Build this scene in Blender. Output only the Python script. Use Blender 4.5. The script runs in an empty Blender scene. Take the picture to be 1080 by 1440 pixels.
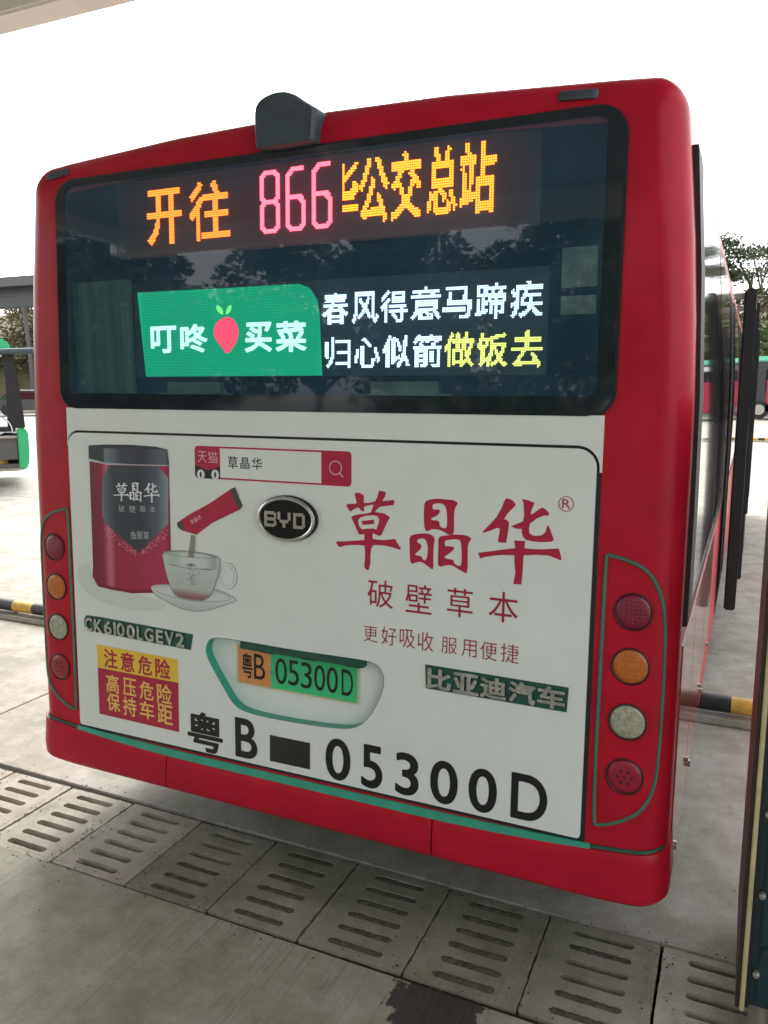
import bpy, bmesh, math, random
from math import sin, cos, pi, radians, sqrt
from mathutils import Matrix, Vector
import numpy as np
random.seed(7)
C = bpy.context.scene.collection
S = bpy.context.scene

# ------------------------------------------------------------------ camera
cd = bpy.data.cameras.new('camera'); cam = bpy.data.objects.new('camera', cd); C.objects.link(cam); S.camera = cam
cd.sensor_fit = 'VERTICAL'; cd.sensor_height = 24.0; cd.lens = 1125.0 / 1440.0 * 24.0
cd.clip_start = 0.05; cd.clip_end = 900
cam.matrix_world = Matrix(((0.90932, -0.06497, 0.411, 1.393), (0.4161, 0.14438, -0.89778, -2.272),
                           (-0.00101, 0.98739, 0.15832, 1.835), (0, 0, 0, 1)))
# ------------------------------------------------------------------ world, sun, exposure
W = bpy.data.worlds.new('World'); S.world = W; W.use_nodes = True
nt = W.node_tree; nt.nodes.clear()
sky = nt.nodes.new('ShaderNodeTexSky'); sky.sky_type = 'NISHITA'; sky.sun_disc = False
sky.sun_elevation = radians(48); sky.sun_rotation = radians(-35); sky.dust_density = 3.0; sky.ozone_density = 1.0; sky.air_density = 1.0
hs = nt.nodes.new('ShaderNodeHueSaturation'); hs.inputs['Saturation'].default_value = 0.12
bg = nt.nodes.new('ShaderNodeBackground'); bg.inputs['Strength'].default_value = 0.15
out = nt.nodes.new('ShaderNodeOutputWorld')
nt.links.new(sky.outputs[0], hs.inputs['Color']); nt.links.new(hs.outputs[0], bg.inputs['Color']); nt.links.new(bg.outputs[0], out.inputs[0])
sd = bpy.data.lights.new('sun', 'SUN'); sun = bpy.data.objects.new('sun', sd); C.objects.link(sun)
sd.energy = 0.55; sd.angle = radians(25); sd.color = (1.0, 0.96, 0.9)
az = radians(-35); el = radians(48)      # light comes from beyond the bus, a little to the left
dirv = Vector((sin(az) * cos(el), cos(az) * cos(el), sin(el)))
sun.rotation_euler = dirv.to_track_quat('Z', 'Y').to_euler()
S.view_settings.view_transform = 'Standard'; S.view_settings.look = 'None'
S.view_settings.gamma = 1.0; S.view_settings.exposure  = 1.9; S.view_settings.use_curve_mapping = False
S.cycles.max_bounces = 8; S.cycles.diffuse_bounces = 5; S.cycles.glossy_bounces = 5; S.cycles.transparent_max_bounces = 12
S.cycles.sample_clamp_indirect = 4.0

# ------------------------------------------------------------------ materials
def mat(name, col, rough=0.5, metal=0.0, coat=0.0, var=0.0, vscale=6.0, bump=0.0, bscale=80.0, emit=None, estr=0.0, col2=None, spec=0.5, stretch=(1, 1, 1)):
    m = bpy.data.materials.new(name); m.use_nodes = True
    n = m.node_tree; b = n.nodes['Principled BSDF']
    b.inputs['Base Color'].default_value = (*col, 1); b.inputs['Roughness'].default_value = rough
    b.inputs['Metallic'].default_value = metal; b.inputs['Coat Weight'].default_value = coat; b.inputs['Coat Roughness'].default_value = 0.06 if 'side' in name or 'glass' in name else 0.16
    b.inputs['Specular IOR Level'].default_value = spec
    if emit: b.inputs['Emission Color'].default_value = (*emit, 1); b.inputs['Emission Strength'].default_value = estr
    if var or bump or col2:
        tc = n.nodes.new('ShaderNodeTexCoord'); mp = n.nodes.new('ShaderNodeMapping'); mp.inputs['Scale'].default_value = stretch
        n.links.new(tc.outputs['Object'], mp.inputs['Vector'])
    if var or col2:
        no = n.nodes.new('ShaderNodeTexNoise'); no.inputs['Scale'].default_value = vscale; no.inputs['Detail'].default_value = 7; no.inputs['Roughness'].default_value = 0.65
        n.links.new(mp.outputs[0], no.inputs['Vector'])
        r = n.nodes.new('ShaderNodeValToRGB'); r.color_ramp.elements[0].position = 0.32; r.color_ramp.elements[1].position = 0.7
        c2 = col2 if col2 else tuple(min(1, c * (1 + var)) for c in col)
        c1 = col if col2 else tuple(c * (1 - var) for c in col)
        r.color_ramp.elements[0].color = (*c1, 1); r.color_ramp.elements[1].color = (*c2, 1)
        n.links.new(no.outputs['Fac'], r.inputs['Fac']); n.links.new(r.outputs[0], b.inputs['Base Color'])
        rr = n.nodes.new('ShaderNodeMapRange'); rr.inputs['To Min'].default_value = max(0.03, rough - 0.08); rr.inputs['To Max'].default_value = min(1, rough + 0.12)
        n.links.new(no.outputs['Fac'], rr.inputs['Value']); n.links.new(rr.outputs[0], b.inputs['Roughness'])
    if bump:
        nb = n.nodes.new('ShaderNodeTexNoise'); nb.inputs['Scale'].default_value = bscale; nb.inputs['Detail'].default_value = 5
        n.links.new(mp.outputs[0], nb.inputs['Vector'])
        bp = n.nodes.new('ShaderNodeBump'); bp.inputs['Strength'].default_value = bump; bp.inputs['Distance'].default_value = 0.01
        n.links.new(nb.outputs['Fac'], bp.inputs['Height']); n.links.new(bp.outputs[0], b.inputs['Normal'])
    return m

def emis(name, col, st):
    m = bpy.data.materials.new(name); m.use_nodes = True; n = m.node_tree; n.nodes.clear()
    e = n.nodes.new('ShaderNodeEmission'); e.inputs[0].default_value = (*col, 1); e.inputs[1].default_value = st
    o = n.nodes.new('ShaderNodeOutputMaterial'); n.links.new(e.outputs[0], o.inputs[0]); return m

def gradient(name, axis, stops, lo, hi, rough=0.4):
    """printed gradient running along object axis from lo to hi (print on the vinyl)"""
    m = bpy.data.materials.new(name); m.use_nodes = True; n = m.node_tree; b = n.nodes['Principled BSDF']
    b.inputs['Roughness'].default_value = rough
    tc = n.nodes.new('ShaderNodeTexCoord'); sp = n.nodes.new('ShaderNodeSeparateXYZ'); mr = n.nodes.new('ShaderNodeMapRange'); r = n.nodes.new('ShaderNodeValToRGB')
    n.links.new(tc.outputs['Object'], sp.inputs[0]); n.links.new(sp.outputs[axis], mr.inputs['Value'])
    mr.inputs['From Min'].default_value = lo; mr.inputs['From Max'].default_value = hi
    n.links.new(mr.outputs[0], r.inputs['Fac'])
    els = r.color_ramp.elements
    while len(els) < len(stops): els.new(0.5)
    for e, (p, c) in zip(els, stops): e.position = p
    for e, (p, c) in zip(els, stops): e.color = (*c, 1)
    n.links.new(r.outputs[0], b.inputs['Base Color']); return m

M = {}
M['red'] = mat('red_paint', (0.44, 0.009, 0.026), 0.36, coat=0.14, spec=0.14, var=0.16, vscale=5, bump=0.012, bscale=2.2)
M['redside'] = mat('red_side_paint', (0.50, 0.012, 0.025), 0.18, coat=1.0, var=0.08, vscale=3.5)
M['white'] = mat('white_vinyl', (0.72, 0.77, 0.73), 0.42, coat=0.15, var=0.035, vscale=4.0, bump=0.012, bscale=3.0)
M['hatchwhite'] = mat('white_printed_vinyl', (0.72, 0.77, 0.73), 0.40, coat=0.2, var=0.035, vscale=5.0, bump=0.010, bscale=2.6)
M['teal'] = mat('teal_paint', (0.02, 0.30, 0.20), 0.35, coat=0.3, var=0.15, vscale=14)
M['tealdull'] = mat('dull_teal_edge', (0.014, 0.085, 0.06), 0.4, var=0.25, vscale=30)
M['black'] = mat('black_rubber', (0.012, 0.012, 0.014), 0.55)
M['blackgloss'] = mat('black_gloss', (0.008, 0.009, 0.012), 0.12, coat=0.5)
M['frit'] = mat('glass_border_black', (0.010, 0.017, 0.024), 0.05, coat=0.6, bump=0.004, bscale=3)
M['dark'] = mat('dark_interior', (0.012, 0.018, 0.022), 0.8, var=0.2)
M['signboard'] = mat('led_board_face', (0.065, 0.05, 0.065), 0.6)
M['screenboard'] = mat('screen_board_face', (0.03, 0.045, 0.055), 0.5)
M['podgrey'] = mat('weathered_grey_plastic', (0.045, 0.065, 0.08), 0.5, var=0.2, vscale=12)
M['badgechrome'] = mat('badge_chrome', (0.62, 0.64, 0.62), 0.24, metal=0.95, var=0.35, vscale=40, bump=0.06, bscale=50)
M['chrome'] = mat('chrome', (0.62, 0.62, 0.62), 0.22, metal=1.0, var=0.1, vscale=20)
M['steel'] = mat('dull_steel', (0.42, 0.40, 0.36), 0.4, metal=0.8, var=0.15, vscale=25)
M['outlineteal'] = mat('faded_teal_seal', (0.05, 0.17, 0.12), 0.5, var=0.25, vscale=30)
M['emblemblack'] = mat('emblem_black', (0.004, 0.004, 0.005), 0.3, spec=0.25)
M['ink'] = mat('black_lettering_vinyl', (0.010, 0.011, 0.012), 0.35)
M['crimson'] = mat('crimson_print', (0.42, 0.008, 0.05), 0.40)
M['crimsonfine'] = mat('crimson_fine_print', (0.34, 0.012, 0.045), 0.40)
M['pink'] = mat('pale_pink_print', (0.75, 0.42, 0.50), 0.4)
M['warny'] = mat('warning_yellow', (0.78, 0.52, 0.045), 0.38, var=0.05)
M['warnr'] = mat('warning_red', (0.42, 0.012, 0.05), 0.38, var=0.05)
M['warnt'] = mat('warning_yellow_letters', (0.80, 0.50, 0.12), 0.38)
M['printwhite'] = mat('white_print', (0.72, 0.74, 0.74), 0.4)
M['printgrey'] = mat('grey_print', (0.40, 0.44, 0.46), 0.4)
M['platey'] = mat('plate_amber', (0.70, 0.28, 0.09), 0.35, var=0.10, vscale=30)
M['plateg'] = gradient('plate_green', 2, [(0, (0.05, 0.55, 0.22)), (1, (0.03, 0.40, 0.16))], 0.75, 0.90, 0.35)
M['lensred'] = mat('red_lens', (0.30, 0.006, 0.03), 0.3, coat=0.3)
M['lensdark'] = mat('dark_red_lens', (0.20, 0.004, 0.03), 0.3, coat=0.3)
M['lensamber'] = mat('amber_lens', (0.48, 0.13, 0.01), 0.3, coat=0.3, var=0.2, vscale=60)
M['lensclear'] = mat('clear_lens', (0.36, 0.36, 0.27), 0.2, coat=0.5, var=0.3, vscale=90)
M['lensrim'] = mat('lamp_rim', (0.05, 0.004, 0.012), 0.5)
M['amber'] = emis('amber_led', (1.0, 0.20, 0.010), 1.9)
M['orange'] = emis('orange_led', (1.0, 0.14, 0.012), 1.7)
M['redled'] = emis('red_led', (1.0, 0.055, 0.085), 2.6)
M['whiteled'] = emis('white_led', (0.55, 0.72, 1.0), 1.0)
M['yellowled'] = emis('yellow_led', (0.85, 0.88, 0.20), .7)
M['greenled'] = emis('screen_green', (0.0, 0.30, 0.145), 0.5)
M['pinkled'] = emis('screen_pink', (1.0, 0.06, 0.13), 0.6)
M['leafled'] = emis('screen_leaf_green', (0.18, 0.75, 0.20), 0.6)
M['textled'] = emis('screen_white', (0.55, 0.90, 0.82), 0.6)
M['tyre'] = mat('tyre_rubber', (0.02, 0.02, 0.02), 0.8)
M['bark'] = mat('bark', (0.10, 0.075, 0.05), 0.9, var=0.3)
M['leaf'] = mat('leaf_green', (0.045, 0.075, 0.018), 0.6, col2=(0.12, 0.15, 0.035), vscale=0.8)
M['leafdry'] = mat('dry_leaf', (0.09, 0.085, 0.04), 0.7, col2=(0.17, 0.14, 0.08), vscale=0.8)
M['leafdark'] = mat('dark_leaf', (0.025, 0.045, 0.015), 0.6, col2=(0.06, 0.085, 0.025), vscale=0.9)
M['yellowpaint'] = mat('worn_yellow_paint', (0.62, 0.36, 0.06), 0.5, var=0.2, vscale=20)
M['blackpaint'] = mat('worn_black_paint', (0.022, 0.022, 0.025), 0.45, var=0.3, vscale=20)
M['canopy'] = mat('canopy_sheet', (0.26, 0.27, 0.26), 0.7, var=0.1)
M['fascia'] = mat('pale_fascia_paint', (0.70, 0.70, 0.64), 0.55, var=0.06, vscale=3)
M['green'] = mat('green_paint', (0.03, 0.50, 0.20), 0.35, coat=0.4)
M['mint'] = mat('mint_paint', (0.16, 0.62, 0.42), 0.4)
M['tealbus'] = mat('teal_bus_paint', (0.02, 0.36, 0.32), 0.35, coat=0.3)
M['navy'] = mat('dark_teal_paint', (0.010, 0.035, 0.045), 0.16, coat=0.5, var=0.3, vscale=3)
M['maroon'] = mat('maroon_paint', (0.10, 0.02, 0.025), 0.25, coat=0.5)
M['brass'] = mat('brassy_trim', (0.62, 0.55, 0.34), 0.35, metal=0.35, var=0.15, vscale=15)
M['browntrim'] = mat('brown_seal', (0.05, 0.032, 0.03), 0.5)
M['sideglass'] = mat('tinted_side_glass', (0.012, 0.016, 0.018), 0.03, coat=0.8)
M['grey'] = mat('grey_panel', (0.12, 0.12, 0.11), 0.7)
M['boxyellow'] = mat('yellow_carton', (0.62, 0.45, 0.14), 0.7)
M['shedgrey'] = mat('shed_roof_steel', (0.085, 0.09, 0.095), 0.6, var=0.15)
M['carwhite'] = mat('white_car_paint', (0.55, 0.57, 0.6), 0.3, coat=0.5)
M['carblack'] = mat('dark_car_paint', (0.03, 0.033, 0.04), 0.25, coat=0.6)
M['mud'] = mat('dark_mud', (0.020, 0.017, 0.012), 0.9, var=0.3, vscale=15)
M['dirt'] = mat('packed_dirt', (0.085, 0.078, 0.055), 0.95, var=0.45, vscale=22, bump=0.6, bscale=60)
M['curtain'] = mat('green_curtain', (0.16, 0.25, 0.19), 0.8, var=0.5, vscale=1.0, stretch=(22, 22, 1))
M['viewpale'] = mat('pale_sheet', (0.28, 0.33, 0.28), 0.6, var=0.5, vscale=20)
M['seat'] = mat('seat_fabric', (0.30, 0.36, 0.30), 0.9, var=0.2)

def concrete(name, base, dark, stain=False, groove=0.35, rough=0.85):
    m = bpy.data.materials.new(name); m.use_nodes = True; n = m.node_tree; b = n.nodes['Principled BSDF']
    L = n.links.new
    tc = n.nodes.new('ShaderNodeTexCoord'); geo = n.nodes.new('ShaderNodeNewGeometry')
    def noise(scale, det, stretch=(1, 1, 1), ro=0.6):
        mp = n.nodes.new('ShaderNodeMapping'); mp.inputs['Scale'].default_value = stretch; L(geo.outputs['Position'], mp.inputs['Vector'])
        t = n.nodes.new('ShaderNodeTexNoise'); t.inputs['Scale'].default_value = scale; t.inputs['Detail'].default_value = det; t.inputs['Roughness'].default_value = ro
        L(mp.outputs[0], t.inputs['Vector']); return t
    def ramp(src, p0, c0, p1, c1):
        r = n.nodes.new('ShaderNodeValToRGB'); r.color_ramp.elements[0].position = p0; r.color_ramp.elements[1].position = p1
        r.color_ramp.elements[0].color = (*c0, 1); r.color_ramp.elements[1].color = (*c1, 1); L(src, r.inputs['Fac']); return r
    def mix(kind, fac, a, c):
        x = n.nodes.new('ShaderNodeMix'); x.data_type = 'RGBA'; x.blend_type = kind
        if isinstance(fac, float): x.inputs['Factor'].default_value = fac
        else: L(fac, x.inputs['Factor'])
        L(a, x.inputs['A'])
        if isinstance(c, tuple): x.inputs['B'].default_value = (*c, 1)
        else: L(c, x.inputs['B'])
        return x.outputs['Result']
    big = noise(1.3, 8); mid = noise(9, 8, ro=0.7); fine = noise(180, 3); gr = noise(1.0, 6, (90, 1.6, 1), 0.8)
    spots = noise(30, 2)
    col = ramp(big.outputs['Fac'], 0.3, dark, 0.68, base).outputs[0]
    col = mix('MULTIPLY', 0.55, col, ramp(mid.outputs['Fac'], 0.3, (0.55, 0.52, 0.47), 0.62, (1, 1, 1)).outputs[0])
    col = mix('MULTIPLY', 0.45, col, ramp(fine.outputs['Fac'], 0.35, (0.6, 0.6, 0.6), 0.6, (1, 1, 1)).outputs[0])
    msk = n.nodes.new('ShaderNodeMath'); msk.operation = 'MULTIPLY'; msk.inputs[1].default_value = groove
    mk = noise(1.9, 3); mr_ = ramp(mk.outputs['Fac'], 0.42, (0, 0, 0), 0.60, (1, 1, 1)); L(mr_.outputs[0], msk.inputs[0])
    blot = noise(3.2, 6, ro=0.7); col = mix('MULTIPLY', 0.6, col, ramp(blot.outputs['Fac'], 0.40, (0.62, 0.64, 0.52), 0.56, (1, 1, 1)).outputs[0])
    col = mix('MULTIPLY', msk.outputs[0], col, ramp(gr.outputs['Fac'], 0.36, (0.35, 0.33, 0.3), 0.50, (1, 1, 1)).outputs[0])
    col = mix('MULTIPLY', 0.8, col, ramp(spots.outputs['Fac'], 0.22, (0.25, 0.22, 0.18), 0.28, (1, 1, 1)).outputs[0])
    if stain:
        # one damp oily patch with a ragged outline on the near slab
        wob = noise(14, 5)
        vm = n.nodes.new('ShaderNodeVectorMath'); vm.operation = 'SUBTRACT'; L(geo.outputs['Position'], vm.inputs[0]); vm.inputs[1].default_value = (0.64, -0.29, 0)
        vs = n.nodes.new('ShaderNodeVectorMath'); vs.operation = 'MULTIPLY'; L(vm.outputs[0], vs.inputs[0]); vs.inputs[1].default_value = (1.0, 1.35, 0)
        ln = n.nodes.new('ShaderNodeVectorMath'); ln.operation = 'LENGTH'; L(vs.outputs[0], ln.inputs[0])
        ad = n.nodes.new('ShaderNodeMath'); ad.operation = 'MULTIPLY_ADD'; L(wob.outputs['Fac'], ad.inputs[0]); ad.inputs[1].default_value = 0.26; L(ln.outputs['Value'], ad.inputs[2])
        st = ramp(ad.outputs[0], 0.262, (0.16, 0.15, 0.155), 0.275, (1, 1, 1))
        col = mix('MULTIPLY', 1.0, col, st.outputs[0])
    L(col, b.inputs['Base Color']); b.inputs['Roughness'].default_value = rough
    bp = n.nodes.new('ShaderNodeBump'); bp.inputs['Strength'].default_value = 0.5; bp.inputs['Distance'].default_value = 0.004; L(gr.outputs['Fac'], bp.inputs['Height'])
    bp2 = n.nodes.new('ShaderNodeBump'); bp2.inputs['Strength'].default_value = 0.5; bp2.inputs['Distance'].default_value = 0.003; L(mid.outputs['Fac'], bp2.inputs['Height']); L(bp.outputs[0], bp2.inputs['Normal'])
    L(bp2.outputs[0], b.inputs['Normal'])
    return m
M['concrete'] = concrete('pale_concrete', (0.47, 0.44, 0.395), (0.37, 0.345, 0.305), groove=0.18)
M['concretenear'] = concrete('darker_near_concrete', (0.40, 0.385, 0.32), (0.30, 0.29, 0.235), stain=True, groove=0.6)  # near slabs in a darker tone, with the stained patch
M['coverconc'] = concrete('cast_cover_concrete', (0.50, 0.46, 0.40), (0.38, 0.35, 0.29), groove=0.15)
M['coverdirty'] = concrete('darker_cover_concrete', (0.36, 0.34, 0.275), (0.20, 0.195, 0.145), groove=0.2)  # darker tone for the covers in the middle of the row

def glass_mat():
    m = bpy.data.materials.new('tinted_rear_glass'); m.use_nodes = True; n = m.node_tree; n.nodes.clear(); L = n.links.new
    t = n.nodes.new('ShaderNodeBsdfTransparent'); t.inputs[0].default_value = (0.78, 0.86, 0.84, 1)
    g = n.nodes.new('ShaderNodeBsdfGlossy'); g.inputs['Roughness'].default_value = 0.02; g.inputs[0].default_value = (1, 1, 1, 1)
    d = n.nodes.new('ShaderNodeBsdfDiffuse'); d.inputs[0].default_value = (0.12, 0.27, 0.42, 1)  # bluish diffuse film paints in the pane's sheen and veiling haze
    f = n.nodes.new('ShaderNodeFresnel'); f.inputs[0].default_value = 1.5
    no = n.nodes.new('ShaderNodeTexNoise'); no.inputs['Scale'].default_value = 5; no.inputs['Detail'].default_value = 6
    mr = n.nodes.new('ShaderNodeMapRange'); mr.inputs['To Min'].default_value = 0.06; mr.inputs['To Max'].default_value = 0.28
    tc = n.nodes.new('ShaderNodeTexCoord'); L(tc.outputs['Object'], no.inputs['Vector']); L(no.outputs['Fac'], mr.inputs['Value'])
    a = n.nodes.new('ShaderNodeMixShader'); L(mr.outputs[0], a.inputs[0]); L(t.outputs[0], a.inputs[1]); L(d.outputs[0], a.inputs[2])
    b = n.nodes.new('ShaderNodeMixShader'); L(f.outputs[0], b.inputs[0]); L(a.outputs[0], b.inputs[1]); L(g.outputs[0], b.inputs[2])
    o = n.nodes.new('ShaderNodeOutputMaterial'); L(b.outputs[0], o.inputs[0]); return m
M['glass'] = glass_mat()

# ------------------------------------------------------------------ helpers
def obj(name, verts, faces, m, parent=None, smooth=False, loc=None):
    me = bpy.data.meshes.new(name); me.from_pydata([tuple(v) for v in verts], [], faces); me.update()
    o = bpy.data.objects.new(name, me); C.objects.link(o)
    if m is not None: me.materials.append(M[m] if isinstance(m, str) else m)
    if parent is not None: o.parent = parent
    if loc: o.location = loc
    if smooth: me.polygons.foreach_set('use_smooth', [True] * len(me.polygons))
    return o
def smooth_angle(o, deg=40):
    bm = bmesh.new(); bm.from_mesh(o.data)
    bmesh.ops.recalc_face_normals(bm, faces=bm.faces)
    for f in bm.faces: f.smooth = True
    for e in bm.edges:
        if len(e.link_faces) == 2 and e.calc_face_angle(0) > radians(deg): e.smooth = False
    bm.to_mesh(o.data); bm.free()
def empty(name, loc=(0, 0, 0), rz=0):
    o = bpy.data.objects.new(name, None); C.objects.link(o); o.location = loc; o.rotation_euler = (0, 0, rz); o.empty_display_size = 0.2; return o
def tag(o, label=None, cat=None, group=None, kind=None):
    if label: o['label'] = label
    if cat: o['category'] = cat
    if group: o['group'] = group
    if kind: o['kind'] = kind
    return o
class MB:
    def __init__(s): s.v = []; s.f = []
    def add(s, v, f):
        k = len(s.v); s.v += [tuple(p) for p in v]; s.f += [tuple(i + k for i in q) for q in f]; return s
    def box(s, x0, x1, y0, y1, z0, z1):
        return s.add([(x0, y0, z0), (x1, y0, z0), (x1, y1, z0), (x0, y1, z0), (x0, y0, z1), (x1, y0, z1), (x1, y1, z1), (x0, y1, z1)],
                     [(0, 3, 2, 1), (4, 5, 6, 7), (0, 1, 5, 4), (1, 2, 6, 5), (2, 3, 7, 6), (3, 0, 4, 7)])
    def tube(s, pts, r, n=10, closed=False, up=(0, 0, 1)):
        pts = [Vector(p) for p in pts]; N = len(pts); rings = []; up = Vector(up)
        for i, p in enumerate(pts):
            a = pts[(i - 1) % N] if (i or closed) else p; b = pts[(i + 1) % N] if (i < N - 1 or closed) else p
            t = (b - a).normalized(); u = t.cross(up)
            if u.length < 0.05: u = t.cross(Vector((0.3, 1, 0)))
            u.normalize(); w = t.cross(u)
            rr = r[i] if isinstance(r, (list, tuple)) else r
            rings.append([p + (u * cos(2 * pi * k / n) + w * sin(2 * pi * k / n)) * rr for k in range(n)])
        v = [q for R_ in rings for q in R_]; f = []
        for i in range(N if closed else N - 1):
            j = (i + 1) % N
            for k in range(n): f.append((i * n + k, i * n + (k + 1) % n, j * n + (k + 1) % n, j * n + k))
        if not closed: f.append(tuple(range(n))[::-1]); f.append(tuple((N - 1) * n + k for k in range(n)))
        return s.add(v, f)
    def build(s, name, m, parent=None, smooth=False, bevel=0, loc=None):
        o = obj(name, s.v, s.f, m, parent, False, loc)
        if bevel:
            bm = bmesh.new(); bm.from_mesh(o.data); bmesh.ops.recalc_face_normals(bm, faces=bm.faces)
            ed = [e for e in bm.edges if len(e.link_faces) == 2 and e.calc_face_angle(0) > radians(35)]
            bmesh.ops.bevel(bm, geom=ed, offset=bevel, segments=2, affect='EDGES', clamp_overlap=True)
            bm.to_mesh(o.data); bm.free()
        if smooth or bevel: smooth_angle(o)
        return o

LEAN = radians(1.45)
def RP(x, s, n=0.0):
    """point on the leaning rear plane of the bus: x across, s up the plane, n out towards the rear"""
    return (x, s * sin(LEAN) - n * cos(LEAN), s * cos(LEAN) + n * sin(LEAN))

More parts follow.
